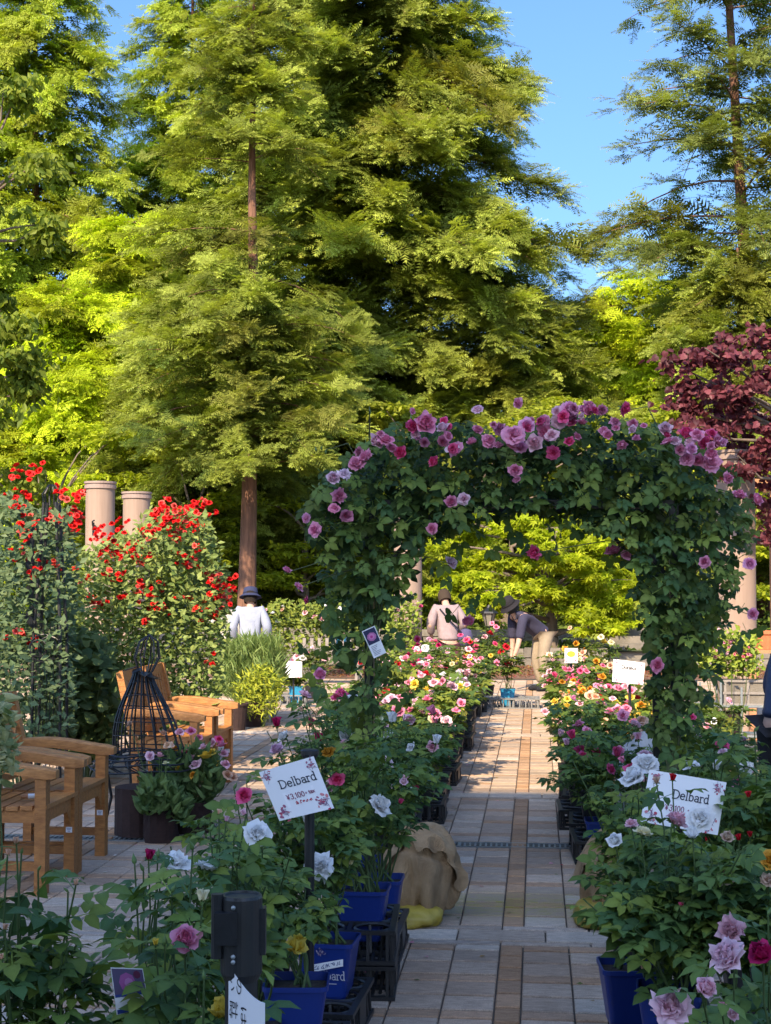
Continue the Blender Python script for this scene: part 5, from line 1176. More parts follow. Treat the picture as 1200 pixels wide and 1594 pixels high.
# ------------------------------------------------------------------ burlap sacks with yellow sandbags at the arch feet
from mathutils import noise as mnoise
def sack(name, label, c, sz, seed, mat, cat, n=(72, 44), amp=.13, sharp=1.0, e=.7, flat=.8, rz=0.0, slump=.0, drape=0.0):
    """draped cloth lump: rounded block pushed about by ridged noise so that creases and sags show"""
    r = RNG(seed); off = Vector(r.normal(size=3) * 10); th = np.linspace(0, 2 * math.pi, n[0] + 1)[:-1]; ph = np.linspace(0.02, math.pi - .02, n[1]); V = []
    sg = lambda v, p: math.copysign(abs(v) ** p, v)
    for p_ in ph:
        for t in th:
            d = Vector((sg(math.sin(p_), e) * sg(math.cos(t), e), sg(math.sin(p_), e) * sg(math.sin(t), e), sg(math.cos(p_), .75)))
            q = Vector((d.x * 1.5, d.y * 1.5, d.z * .8)) + off
            big = mnoise.noise(q * .9); rid = 1 - abs(mnoise.noise(q * 1.7 + Vector((3, 1, 0)))) * 2; fine = 1 - abs(mnoise.noise(q * 3.4)) * 2
            f = 1 + amp * (1.5 * big + sharp * (.75 * rid + .3 * fine - .5)); f *= 1 + .05 * max(0, -d.z) - slump * max(0, d.z) * abs(big)
            lowr = min(1, max(0, (.75 - d.z))) ; fo = .5 + .5 * math.sin(t * 5 + seed + 3.0 * big + 1.6 * d.z) + .3 * math.sin(t * 11 + 4 * big - 2 * d.z); f *= 1 + drape * lowr * (fo - .5) - drape * .5 * math.exp(-((d.z - .35 - .25 * math.sin(t + seed)) / .09) ** 2)
            z = max(d.z * f, -flat)
            V.append((d.x * f * sz[0] / 2, d.y * f * sz[1] / 2, (z + flat) * sz[2] / (1 + flat)))
    m, k = n[1], n[0]; i = np.arange(m - 1)[:, None]; j = np.arange(k)[None]
    f = np.stack([i * k + j, (i + 1) * k + j, (i + 1) * k + (j + 1) % k, i * k + (j + 1) % k], -1).reshape(-1, 4)
    mb = MB().add(V, f); mb.add(V[:k], [tuple(range(k))])
    if drape:      # loose outer fold of cloth lying over the top, with a free wavy edge
        A = np.array(V).reshape(m, k, 3); W = []; rows = 16
        for a_ in range(rows):
            for j_ in range(k):
                t = th[j_]; edge = .40 + .13 * math.sin(t * 2 + seed) + .05 * math.sin(t * 5 + 1) + .02 * math.sin(t * 13); u = a_ / (rows - 1); q = u * edge * (m - 1); i0 = min(int(q), m - 2); w_ = q - i0
                p = A[i0, j_] * (1 - w_) + A[i0 + 1, j_] * w_; fl = 1.04 + .13 * u ** 3 + .035 * math.sin(t * 7 + u * 3) * u
                W.append((p[0] * fl, p[1] * fl, p[2] * 1.012 + .006 - .012 * u ** 3))
        i_ = np.arange(rows - 1)[:, None]; j_ = np.arange(k)[None]
        mb.add(W, np.stack([i_ * k + j_, (i_ + 1) * k + j_, (i_ + 1) * k + (j_ + 1) % k, i_ * k + (j_ + 1) % k], -1).reshape(-1, 4))
    mb.n = mb.n; o = mb.build(name, mat, smooth=True, loc=c); o.rotation_euler = (0, 0, rz); return tag(o, label, cat)
x, y = at_d(655, 7.32)
sack('sandbag', 'crumpled yellow plastic sandbag under the left burlap sack', (x - .05, y - .10, 0), (.28, .30, .085), 401, M['yellow'], 'bag', (60, 26), .10, 1.2, .62, .6, .2)
sack('burlap_sack', 'large folded burlap sack at the left foot of the arch', (x + .005, y, .04), (.30, .33, .41), 402, M['burlap'], 'sack', (120, 80), .12, .2, .85, .8, 2.2, .7, .24)
x, y = at_d(946, 7.35)
sack('sandbag', 'yellow sandbag corner showing under the roses right of the path', (x - .03, y - .1, 0), (.30, .42, .09), 403, M['yellow'], 'bag', (50, 24), .10, 1.2, .62, .6)
sack('burlap_sack', 'burlap sack half hidden by roses at the right foot of the arch', (x, y, .05), (.26, .32, .36), 404, M['burlap'], 'sack', (100, 66), .12, .2, .85, .8, .2, .7, .24)
x, y = at_d(1015, 9.3)
sack('cloth_bundle', 'crumpled grey cloth bundle behind the roses by the right arch post', (x, y, 0), (.42, .4, .62), 405, M['facade'], 'bag', (72, 48), .16, 1.4)

# ------------------------------------------------------------------ teak armchairs facing the path
def armchair(name, label, xf, y0, y1, back, lbl, group='teak armchairs in two pairs'):
    """front legs at x = xf, chair spans y0..y1 and faces +x"""
    w = y1 - y0; ym = (y0 + y1) / 2; o = thing(name, label, 'armchair', (xf, ym, 0), group=group); r = RNG(int(y0 * 100)); m = M['teak']
    o.scale = (.84, 1, 1); hw_ = w / 2; L = .07; WC = lambda: np.array((1, 1, 1)) * r.uniform(.8, 1.12)
    for s in (-1, 1):
        yy = s * (hw_ - L / 2)
        b = MB(); b.box((-L / 2, yy, .315), (L, L, .63), WC()); b.build('front_leg', m, o)
        b = MB(); b.bar((-.56, yy, 0), (-.56, yy, .42), .06, .06, WC()); b.bar((-.56, yy, .40), (-.70, yy, .95), .055, .06, WC()); b.build('back_post', m, o)
        # arm: a gentle wave, rounded nose, grey worn top
        b = MB(); t = np.linspace(0, 1, 12); xx = -.60 + .66 * t; zc = .645 + .018 * np.sin(t * 4.2 + .4) - .012 * t; wd = .036 + .012 * np.sin(t * 3)
        wd[-1] = .03; V = []
        for q in range(12):
            for (sy, sz) in ((-1, -.5), (1, -.5), (1, .35), (.8, .5), (-.8, .5), (-1, .35)): V.append((xx[q], yy + sy * wd[q], zc[q] + sz * (.058 if q < 11 else .04)))
        i = np.arange(11)[:, None]; j = np.arange(6)[None]; f = np.stack([i * 6 + j, i * 6 + (j + 1) % 6, (i + 1) * 6 + (j + 1) % 6, (i + 1) * 6 + j], -1).reshape(-1, 4)
        cw = np.array([(1, 1, 1) if (q % 6) in (0, 1) else (1.12, 1.25, 1.6) for q in range(72)]) * r.uniform(.9, 1.05)
        b.add(V, f, cw); b.add(V[:6], [tuple(range(6))[::-1]], cw[:6]); b.add(V[-6:], [tuple(range(6))], cw[-6:]); b.build('arm', m, o)
        b = MB(); b.box((-.31, yy, .40), (.48, .03, .075), WC()); b.build('side_rail', m, o)
        b = MB(); b.box((-.31, yy, .14), (.48, .03, .045), WC()); b.build('stretcher', m, o)
    # front rail with curved brackets
    b = MB(); b.box((-.035, 0, .40), (.028, w - 2 * L, .075), WC())
    for s in (-1, 1):
        y_ = s * (hw_ - L); pts = [(y_, .365), (y_ - s * .075, .365), (y_ - s * .05, .335), (y_ - s * .02, .29), (y_, .27)]
        v = [(-.05, a, c) for a, c in pts] + [(-.022, a, c) for a, c in pts]; n = 5
        b.add(v, [tuple(range(n)), tuple(range(2 * n - 1, n - 1, -1))] + [(q, (q + 1) % n, n + (q + 1) % n, n + q) for q in range(n)], WC())
    b.build('front_rail', m, o)
    for q in range(6):
        b = MB(); x_ = -.035 - q * .092; b.box((x_, 0, .447 - .012 * math.sin(q * .55)), (.076, w - .02, .022), WC() * (1.05, 1.1, 1.25)); b.build('seat_slat', m, o)
    b = MB(); b.bar((-.695, -hw_ + .03, .915), (-.695, hw_ - .03, .915), .03, .085, WC()); b.build('top_rail', m, o)
    b = MB(); b.bar((-.585, -hw_ + .03, .50), (-.585, hw_ - .03, .50), .03, .05, WC()); b.build('lower_rail', m, o)
    z0, z1 = .52, .88; bx = lambda z: -.575 - (z - .45) * .255
    if back == 'slat':
        for q in range(7):
            yy = -hw_ + .09 + q * (w - .18) / 6; b = MB(); b.bar((bx(z0), yy, z0), (bx(z1), yy, z1), .042, .016, WC(), up=(1, 0, 0)); b.build('back_slat', m, o)
    else:
        for q in range(-2, 3):
            for s in (-1, 1):
                ya = q * .17 - s * .17; yb = q * .17 + s * .17; a0 = np.clip(ya, -hw_ + .06, hw_ - .06); a1 = np.clip(yb, -hw_ + .06, hw_ - .06)
                if abs(a1 - a0) < .05: continue
                za = z0 + (a0 - ya) / (yb - ya) * (z1 - z0); zb_ = z0 + (a1 - ya) / (yb - ya) * (z1 - z0)
                b = MB(); b.bar((bx(za) + s * .004, a0, za), (bx(zb_) + s * .004, a1, zb_), .03, .014, WC(), up=(1, 0, 0)); b.build('lattice_bar', m, o)
    if lbl:
        b = MB(); b.box((-.035, -hw_ + L * .0 - .0008, .255), (.042, .0015, .03)); so_ = b.build('price_sticker', M['white_board'], o)
        so_.location = (0, w - L - .0, 0)
        ink = MB()
        for q in range(3): ink.box((-.035, -hw_ - .002, .263 - q * .008), (.03 - q * .006, .0008, .003), (.1, .12, .3))
        k = ink.build('sticker_print', M['print'], so_)
    return o
armchair('teak_armchair', 'nearest teak armchair with worn arms at the left edge', -2.52, 7.62, 8.18, 'lattice', True)
armchair('teak_armchair', 'teak armchair with lattice back, second from the camera', -2.53, 8.22, 8.80, 'lattice', True)
armchair('teak_armchair', 'teak armchair with slatted back behind the wire dress form', -2.46, 10.85, 11.42, 'slat', False)
armchair('teak_armchair', 'farthest teak armchair, half in sunlight by the red bush', -2.45, 11.46, 12.1, 'slat', True)
p = P(58, 1236, 8.05); mb = MB(); q = np.array((.9, .3, 0)); q /= np.linalg.norm(q)
tb = thing('glue_tube', 'small white tube with an orange cap lying on the chair seat', 'tube', (p[0] - .05, p[1], .462))
mb.tube([(0, 0, .012), (.07, .02, .013)], [.014, .012], 10); mb.build('body', M['white_board'], tb)
mb = MB(); mb.tube([(-.035, -.01, .012), (0, 0, .012)], [.011, .012], 10); mb.build('cap', M['timber'], tb)

# ------------------------------------------------------------------ leafy garden plants
def _litter():
    r = RNG(900); n = 130; mb = MB(); O = np.stack([r.uniform(-2.6, .3, n), r.uniform(5.3, 15, n), np.full(n, .004)], 1)
    k = r.random(n) < .55; O[k, 0] = np.where(r.random(int(k.sum())) < .5, r.uniform(-.62, -.45, int(k.sum())), r.uniform(.05, .22, int(k.sum())))
    D = unit(r, n); D[:, 2] *= .1; cs = np.array([(.6, .05, .08), (.7, .3, .4), (.75, .7, .66), (.12, .15, .04), (.3, .18, .06), (.10, .13, .04)])
    scatter(mb, LF_V * (1.3, 1, .8) + (0, 0, .03), LF_F, frames(D, np.array((0, 0, 1.0)) + r.normal(size=(n, 3)) * .15), r.uniform(.018, .035, n), O, cs[r.integers(6, size=n)])
    mb.build('fallen_petals', M['leaf_mass'], kind='stuff')
_litter()
def shrub(name, label, px, d, poly, n, depth, lsz, cols, seed, tmpl=(LF_V, LF_F), fl=None, mat='leaf_mass', up=.3, nrm=(0, -.6, .7), cat='shrub', low=None, stems=14, pot=None, group=None, sway=.4):
    """leaves fill the outlined volume; outline given where the photo shows it, depth across"""
    r = RNG(seed); b = P(px, 1000, d); b[2] = 0; o = thing(name, label, cat, b, group=group)
    poly = np.array(poly, float); lo, hi = poly.min(0), poly.max(0); m = n * 4
    qx = r.uniform(lo[0], hi[0], m); qy = r.uniform(lo[1], hi[1], m); ok = in_poly(qx, qy, poly); qx, qy = qx[ok][:n], qy[ok][:n]; n = len(qx)
    dd = d + r.normal(size=n) * depth * .5
    O = np.stack([P(a, c, e) for a, c, e in zip(qx, qy, dd)]) - b; O += r.normal(size=O.shape) * .02; O[:, 2] = np.maximum(O[:, 2], .04)
    D = unit(r, n); D[:, 2] = D[:, 2] * .6 + up; Nn = np.array(nrm) + r.normal(size=(n, 3)) * sway; u = r.random((n, 1)); mb = MB()
    scatter(mb, tmpl[0], tmpl[1], frames(D, Nn), r.uniform(*lsz, n), O, lerp(np.array(cols[0])[None], np.array(cols[1])[None], u)); mb.build('foliage', M[mat], o, kind='stuff')
    mb = MB()
    for q in range(stems):
        e = O[r.integers(n)]; mb.tube([(e[0] * .25, e[1] * .25, .0), (e[0] * .6 + r.normal() * .03, e[1] * .6, e[2] * .5), e], [.007, .005, .002], 4, (.10, .14, .05), cap=False)
    mb.build('stem', M['stem'], o)
    if fl:
        for (fx, fy, fs, col, kind) in fl:
            dj = d - depth * .45 + r.normal() * depth * .2; put_flower(o, P(fx, fy, dj) - b, fs * dj / F, col, kind, r, low=True, var=.15)
    return o
SPG = ((.09, .15, .035), (.30, .37, .11)); r = RNG(500)
CR = (.72, .012, .012)
def pea_flowers(pts, spread, n, s, r):
    L = []
    for (px, py, k) in pts:
        for _ in range(int(k * 2)): L.append((px + r.normal() * spread, py + r.normal() * spread * .9, r.uniform(*s), CR if r.random() < .8 else (.74, .10, .08), 'loose'))
    return L
cl = [(245, 805, 12), (265, 815, 14), (285, 800, 10), (255, 790, 9), (230, 830, 10), (300, 815, 9), (310, 790, 5), (275, 840, 8), (330, 800, 3), (155, 832, 6), (165, 838, 4), (180, 860, 7), (210, 855, 8), (220, 870, 7), (165, 870, 3), (172, 895, 5), (128, 900, 3), (155, 935, 6), (193, 935, 4), (217, 920, 4), (240, 915, 3), (300, 880, 6), (305, 855, 4), (330, 905, 9), (350, 925, 9), (335, 955, 4), (315, 945, 3), (238, 940, 3), (252, 942, 2), (223, 967, 2), (322, 1033, 2), (268, 952, 1), (190, 820, 4), (350, 910, 4), (280, 865, 4), (290, 935, 2)]
shrub('sweet_pea_bush', 'tall pale green bush covered in scarlet sweet pea flowers, in sunlight', 235, 13.3,
      [(112, 1090), (105, 980), (112, 890), (140, 850), (205, 835), (235, 795), (320, 800), (345, 870), (355, 940), (352, 1010), (340, 1085), (300, 1150), (180, 1150)], 9500, .8, (.05, .09), SPG, 501, fl=pea_flowers(cl, 8, 1, (7, 12), r), up=.2)
cl = [(27, 785, 5), (22, 740, 4), (55, 730, 4), (30, 765, 4), (40, 815, 6), (33, 835, 4), (52, 870, 5), (55, 892, 3), (100, 765, 4), (120, 770, 5), (115, 805, 9), (88, 805, 6), (108, 820, 4), (22, 987, 3), (53, 1000, 2), (86, 885, 3), (25, 865, 2)]
shrub('sweet_pea_bush', 'shaded sweet pea bush with red flowers growing round the black obelisk', 40, 11.6,
      [(-30, 1150), (-30, 790), (10, 770), (60, 800), (105, 790), (118, 880), (110, 1000), (120, 1140)], 5200, .95, (.05, .09), ((.06, .11, .05), (.17, .23, .11)), 502, fl=pea_flowers(cl, 8, 1, (8, 13), r), up=.2)
shrub('variegated_shrub', 'cream edged variegated shrub at the left edge beside the armchairs', -8, 6.6, [(-40, 1235), (-40, 1085), (4, 1080), (15, 1110), (18, 1165), (10, 1210)], 300, .16, (.045, .075), ((.16, .22, .08), (.62, .58, .30)), 503, tmpl=(HT_V * (.55, 1, 1), HT_F), up=.1)
shrub('lavender_bush', 'tall wispy grey green lavender bush in the sunlight', 420, 17.6, [(340, 1080), (342, 1045), (352, 1015), (375, 1005), (415, 1000), (432, 1005), (440, 1035), (440, 1060), (430, 1090), (380, 1100)], 5200, .6, (.10, .22), ((.10, .17, .04), (.28, .36, .12)), 504, tmpl=(LF_V * (.10, 1, 1), LF_F), up=1.1, sway=.8)
shrub('golden_shrub', 'yellow green feathery shrub in a brown pot beside the farthest armchair', 405, 17.0, [(372, 1110), (368, 1070), (390, 1040), (415, 1035), (440, 1060), (435, 1095), (410, 1118)], 1600, .4, (.05, .10), ((.22, .28, .02), (.48, .50, .06)), 505, tmpl=(LF_V * (.4, 1, 1), LF_F), up=.1)
shrub('garden_shrub', 'dark leafy shrub under the red flowers behind the armchairs', 130, 12.3, [(60, 1180), (70, 1010), (130, 980), (170, 1010), (175, 1180)], 1500, .5, (.06, .11), ((.05, .09, .03), (.14, .19, .06)), 506, tmpl=(HT_V, HT_F))
shrub('climbing_shrub', 'light green climber on the pink column behind the arch', 628, 20.8, [(605, 1060), (600, 960), (620, 930), (652, 935), (650, 1000), (640, 1070)], 1000, .3, (.06, .11), ((.12, .18, .03), (.30, .36, .06)), 507, fl=[(620, 950, 9, CPALE, 'loose'), (650, 940, 10, CPALE, 'loose'), (655, 945, 9, CHOT, 'loose'), (612, 985, 8, CPEACH, 'loose')])
shrub('rose_hedge', 'far white and pink roses along the grey stone wall', 480, 26.0, [(410, 1000), (405, 950), (430, 935), (500, 940), (560, 945), (580, 1000), (540, 1020), (440, 1020)], 1900, .5, (.07, .12), ((.08, .13, .02), (.26, .30, .05)), 508,
      fl=[(px, py, s, c, 'full') for px, py, s, c in [(425, 955, 9, CW), (440, 950, 9, CPEACH), (432, 968, 9, CW), (448, 962, 8, CW), (415, 950, 7, CPALE), (475, 955, 11, CPALE), (470, 968, 9, CW), (490, 962, 12, CPALE), (500, 965, 10, CPALE), (520, 958, 10, CW), (545, 962, 9, CPALE), (535, 985, 9, CPALE), (440, 945, 8, CW)]])
for q, (px, py, d) in enumerate(((392, 1135, 17.0), (368, 1142, 16.6))):
    x, y = at_d(px, d); mb = MB(); mb.lathe([(.10, 0), (.13, .26), (.14, .265), (.14, .285), (.12, .285), (.11, .24)], 16, cap=False); mb.lathe([(.001, .235), (.115, .24)], 16, cap=False)
    tag(mb.build('brown_pot', M['felt'], loc=(x, y, 0)), ['dark brown round pot under the yellow green shrub', 'dark brown round pot left of the yellow green shrub'][q], 'pot', 'round brown pots')

# strawflowers in felt bags
def felt_bag(label, px, py, w, h, H, seed, poly, fls):
    x, y = gpt(px, py); d = proj((x, y, 0))[2]; r = RNG(seed); o = thing('strawflower_plant', label, 'plant', (x, y + w / 2, 0), group='strawflowers in felt bags')
    mb = MB(); n = 20; pr = []
    for z in np.linspace(0, h, 6): pr.append([((w / 2 * (1 + .05 * math.sin(z * 30)) + .012 * math.sin(a * 5 + z * 20)) * np.sign(math.cos(a)) * abs(math.cos(a)) ** .6, (w / 2 + .01 * math.sin(a * 4 + 2)) * np.sign(math.sin(a)) * abs(math.sin(a)) ** .6, z) for a in np.arange(n) * 2 * math.pi / n])
    V = np.array(pr).reshape(-1, 3); i = np.arange(5)[:, None]; j = np.arange(n)[None]; f = np.stack([i * n + j, i * n + (j + 1) % n, (i + 1) * n + (j + 1) % n, (i + 1) * n + j], -1).reshape(-1, 4)
    mb.add(V, f); mb.build('felt_bag', M['felt'], o); mb = MB(); c = V[-n:].copy(); c[:, :2] *= .95; c[:, 2] -= .02; mb.add(np.vstack([[(0, 0, h - .01)], c]), [(0, 1 + q, 1 + (q + 1) % n) for q in range(n)]); mb.build('compost', M['soil'], o)
    m = 620; b = np.array(o.location); poly = np.array(poly, float); lo, hi = poly.min(0), poly.max(0); qx = r.uniform(lo[0], hi[0], m * 3); qy = r.uniform(lo[1], hi[1], m * 3); ok = in_poly(qx, qy, poly); qx, qy = qx[ok][:m], qy[ok][:m]; m = len(qx)
    O = np.stack([P(a, c_, d + w / 2 + r.normal() * w * .4) for a, c_ in zip(qx, qy)]) - b; D = unit(r, m); D[:, 2] = abs(D[:, 2]) * .8 + .3; s = MB()
    scatter(s, HT_V * (.42, 1, 1), HT_F, frames(D, np.array((0, -.7, .5)) + r.normal(size=(m, 3)) * .5), r.uniform(.05, .10, m), O, lerp(np.array((.07, .13, .045))[None], np.array((.16, .24, .075))[None], r.random((m, 1)))); s.build('foliage', M['leaf_mass'], o, kind='stuff')
    st_ = MB()
    for (fx, fy, fs, col) in fls:
        p = P(fx, fy, d + r.normal() * w * .25) - b; st_.tube([(r.normal() * .03, 0, h * .9), (p[0] * .6, p[1] * .6, p[2] * .65), p - (0, 0, .01)], [.003, .0025, .002], 4, (.12, .17, .06), cap=False)
        put_flower(o, p, fs * d / F * 1.3, col, 'full', r, (r.normal() * .4, -.5 + r.normal() * .4, .8), low=True)
    st_.build('stem', M['stem'], o); return o
felt_bag('strawflowers in the smaller brown felt bag beside the armchair', 244, 1313, .19, .20, .3, 510, [(218, 1268), (215, 1240), (235, 1215), (265, 1225), (285, 1245), (288, 1280), (262, 1275), (240, 1268)],
    [(203, 1128, 12, CBEIGE), (252, 1143, 13, CPEACH), (248, 1178, 13, CPALE), (232, 1178, 15, CPALE), (262, 1162, 14, CPEACH), (258, 1189, 9, CCREAM)])
felt_bag('bushy strawflowers with pink and yellow heads in the larger felt bag', 297, 1299, .22, .20, .4, 511, [(238, 1250), (240, 1190), (262, 1172), (320, 1165), (345, 1185), (342, 1230), (320, 1255), (270, 1255)],
    [(263, 1161, 14, CPEACH), (272, 1168, 13, CORANGE), (280, 1142, 15, CPALE), (297, 1140, 15, CPINK), (298, 1182, 16, CPALE), (306, 1193, 19, CPALE), (320, 1180, 20, CYEL), (336, 1192, 17, CYEL), (302, 1208, 13, CORANGE), (278, 1197, 9, CYEL), (333, 1158, 15, CPALE), (345, 1162, 16, CPINK), (348, 1175, 15, CPALE), (350, 1192, 16, CPALE), (353, 1208, 16, CPEACH), (362, 1210, 14, CPEACH), (317, 1165, 14, CPALE), (330, 1174, 16, CYEL), (288, 1172, 12, CHOT), (340, 1152, 13, CHOT), (310, 1150, 13, CPINK)])

# ------------------------------------------------------------------ ironwork
ob = P(78, 1000, 11.15); ob[2] = 0; ot = thing('iron_obelisk', 'tall black iron obelisk trellis with ring ornament among the red flowers', 'trellis', ob)
zt = P(78, 782, 11.15)[2]
for sx, sy in ((-.10, -.08), (.10, -.08), (-.10, .08), (.10, .08)):
    mb = MB(); mb.tube([(sx * 1.1, sy, 0), (sx, sy, zt * .55), (sx * .62, sy * .6, zt * .85), (sx * .45, sy * .5, zt)], .013, 6); mb.build('post', M['iron'], ot)
mb = MB()
for q in range(-3, 4): mb.tube([(q * .028, -.075, .1), (q * .026, -.075, zt * .6)], .003, 4)
mb.build('thin_bar', M['iron'], ot)
a = np.linspace(0, 2 * math.pi, 25)[:-1]; zr = P(78, 1008, 11.15)[2]
for cx, rr in ((-.02, .10), (.03, .085), (-.055, .062)):
    mb = MB(); mb.tube([(cx + rr * math.cos(t), -.10, zr + rr * math.sin(t)) for t in a], .005, 5, closed=True); mb.build('ring', M['iron'], ot)
for q in range(4):      # twisted fins on the left upright
    mb = MB(); z = zr + .14 + q * .19; v = [(-.105, -.09, z), (-.15, -.10, z + .05), (-.155, -.12, z + .10), (-.10, -.085, z + .19), (-.098, -.08, z + .1)]
    mb.add(v + [(x_, y_ + .006, z_) for x_, y_, z_ in v], [(0, 1, 2, 3, 4), (9, 8, 7, 6, 5)] + [(i, (i + 1) % 5, 5 + (i + 1) % 5, 5 + i) for i in range(5)]); mb.build('fin', M['iron'], ot)
mb = MB()
for t in np.arange(6) * math.pi / 3: mb.tube([(.06 * math.cos(t), .05 * math.sin(t), zt - .02), (.07 * math.cos(t), .06 * math.sin(t), zt + .06), (.02 * math.cos(t), .02 * math.sin(t), zt + .13)], .006, 5)
mb.build('finial', M['iron'], ot)
# wire dress form on a black stand
df = P(222, 1000, 9.75); df[2] = 0; dz = lambda py: P(222, py, 9.75)[2]
do = thing('wire_dress_form', 'black wire garden dress form with a leaf collar beside the armchairs', 'garden ornament', df)
zc, zbot, ztop = dz(1046), dz(1172), dz(988); r = RNG(520)
mb = MB()
for q in range(18):
    t = q * 2 * math.pi / 18; pts = []
    for u in np.linspace(0, 1, 8): rad = .05 + .125 * math.sin(min(1, u * 1.25) * math.pi / 2) ** 1.2; pts.append((rad * math.cos(t) * 1.05 + .10 * u * u * max(0, math.cos(t)), rad * math.sin(t), zc + (zbot - zc) * u))
    mb.tube(pts, .006, 4)
mb.build('bodice_wire', M['iron'], do)
mb = MB()
for u in (.12, .28, .44, .6, .76, .92): rad = .052 + .125 * math.sin(min(1, u * 1.25) * math.pi / 2) ** 1.2; mb.tube([(rad * math.cos(t) * 1.05 + .10 * u * u * max(0, math.cos(t)), rad * math.sin(t), zc + (zbot - zc) * u + .006 * math.sin(t * 3)) for t in a], .0035, 4, closed=True)
mb.build('hoop', M['iron'], do)
mb = MB()
for q in range(8):
    t = q * math.pi / 4; mb.tube([(.045 * math.cos(t) + .02, .045 * math.sin(t), zc), (.085 * math.cos(t) + .03, .08 * math.sin(t), zc + (ztop - zc) * .4), (.062 * math.cos(t) + .04, .06 * math.sin(t), zc + (ztop - zc) * .82), (.045, 0, ztop)], .0055, 5)
mb.build('neck_cage', M['iron'], do)
for q in range(9):
    t = q * 2 * math.pi / 9 + .2; d_ = np.array((math.cos(t), math.sin(t))); n_ = np.array((-d_[1], d_[0])); L = .14 if q % 2 else .12; z = zc + .012 - .03 * math.cos(t - .3)
    v = [(*(d_ * .03), z), (*(d_ * L * .5 + n_ * .035), z - .012), (*(d_ * L), z - .03), (*(d_ * L * .5 - n_ * .035), z - .012)]
    b = MB(); b.add(v + [(x_, y_, z_ - .004) for x_, y_, z_ in v], [(0, 1, 2, 3), (7, 6, 5, 4)] + [(i, (i + 1) % 4, 4 + (i + 1) % 4, 4 + i) for i in range(4)]); b.build('collar_leaf', M['iron'], do)
mb = MB()
for q in range(26):      # flared wire skirt tangle
    t = r.random() * 6.283; r0, r1 = .20, r.uniform(.24, .36); mb.tube([(r0 * math.cos(t), r0 * math.sin(t), zbot), (r1 * math.cos(t + .25), r1 * math.sin(t + .25), zbot - .06), (r1 * .9 * math.cos(t + .5), r1 * .9 * math.sin(t + .5), zbot - .10)], .004, 4)
for rr, z in ((.22, zbot), (.30, zbot - .05), (.33, zbot - .09), (.26, zbot - .02)): mb.tube([(rr * math.cos(t), rr * math.sin(t), z + .008 * math.sin(4 * t)) for t in a], .006, 4, closed=True)
mb.build('skirt_wire', M['iron'], do)
for q in range(4):
    t = q * math.pi / 2 + .6; b = MB(); b.tube([(.24 * math.cos(t), .24 * math.sin(t), zbot - .06), (.20 * math.cos(t), .20 * math.sin(t), .25), (.26 * math.cos(t), .26 * math.sin(t), 0)], .010, 6); b.build('leg', M['iron'], do)
mb = MB(); mb.lathe([(.17, .0), (.17, .3), (.15, .3)], 18); mb.build('planter', M['felt'], do)

# ------------------------------------------------------------------ far plant stand, crates, right-hand planter, lantern, pergola
ps = P(518, 1030, 24.0); ps[2] = 0; zz = P(518, 1012, 24)[2]
so_ = thing('plant_stand', 'weathered grey slatted plant stand beyond the arch at left', 'plant stand', ps)
for q in range(5): b = MB(); b.box((0, -.2 + q * .1, zz), (.95, .075, .03)); b.build('shelf_slat', M['oldwood'], so_)
for q in range(8): b = MB(); b.box((-.42 + q * .12, -.24, zz + .10), (.05, .02, .2)); b.build('gallery_slat', M['oldwood'], so_)
for sx in (-1, 1):
    for sy in (-1, 1): b = MB(); b.bar((sx * .40, sy * .18, 0), (sx * .44, sy * .2, zz), .05, .05); b.build('leg', M['oldwood'], so_)
LITC = [(.085, .14, .028), (.13, .185, .028), (.07, .12, .03), (.17, .20, .03)]
def far_rose(label, px, d, z, pot, col, seed, n=8, H=.5, R=.28):
    x, y = at_d(px, d); return rose_bush('potted_rose', label, x, y, z, pot, H, R, 120, 0, None, seed, 6, (.12, .18), (n, (.08, .12), col, ['full', 'loose']), detail=False, low=True, cols=LITC)
far_rose('pale rose in a teal pot on the far plant stand', 530, 23.9, zz + .02, 'teal', [CW, CPALE], 601)
x, y = at_d(458, 20.2); crate(x, y, 0, 'grey pot crate with a teal pot, near the lavender bush', .1, CRATEG)
far_rose('small white rose in the teal pot beside the lavender bush', 462, 20.1, .02, 'teal', [CW, CCREAM], 602, 4, .25, .2)
far_rose('dark pot of pink and white roses under the far plant stand', 487, 21.0, 0, 'black', [CPALE, CPINK, CW], 603, 9, .55, .28)
x, y = at_d(795, 19.6)
for q in range(2): crate(x - .17 + q * .36, y, 0, ['grey pot crate at the end of the left row, nearer the rose bushes', 'grey pot crate with a teal pot beside the bending man'][q], 0, CRATEG)
far_rose('pale yellow flowered rose in a teal pot before the bending man', 790, 19.6, .02, 'teal', [CCREAM, CRED], 604, 3, .62, .22)
far_rose('red rose bush at the far end of the left row', 745, 20.2, 0, 'black', [CRED, CHOT], 605, 9, .7, .3)
far_rose('tall pink rose standing above the far end of the left row', 757, 20.6, 0, 'black', [CPALE, CPINK], 606, 9, .85, .26)
far_rose('rose with orange heads at the far end of the right row', 905, 19.6, 0, 'black', [CORANGE, CPEACH], 607, 6, .8, .3)
far_rose('golden yellow rose next to the small white placard', 935, 18.6, 0, 'black', [CYEL, CCREAM], 608, 6, .72, .3)
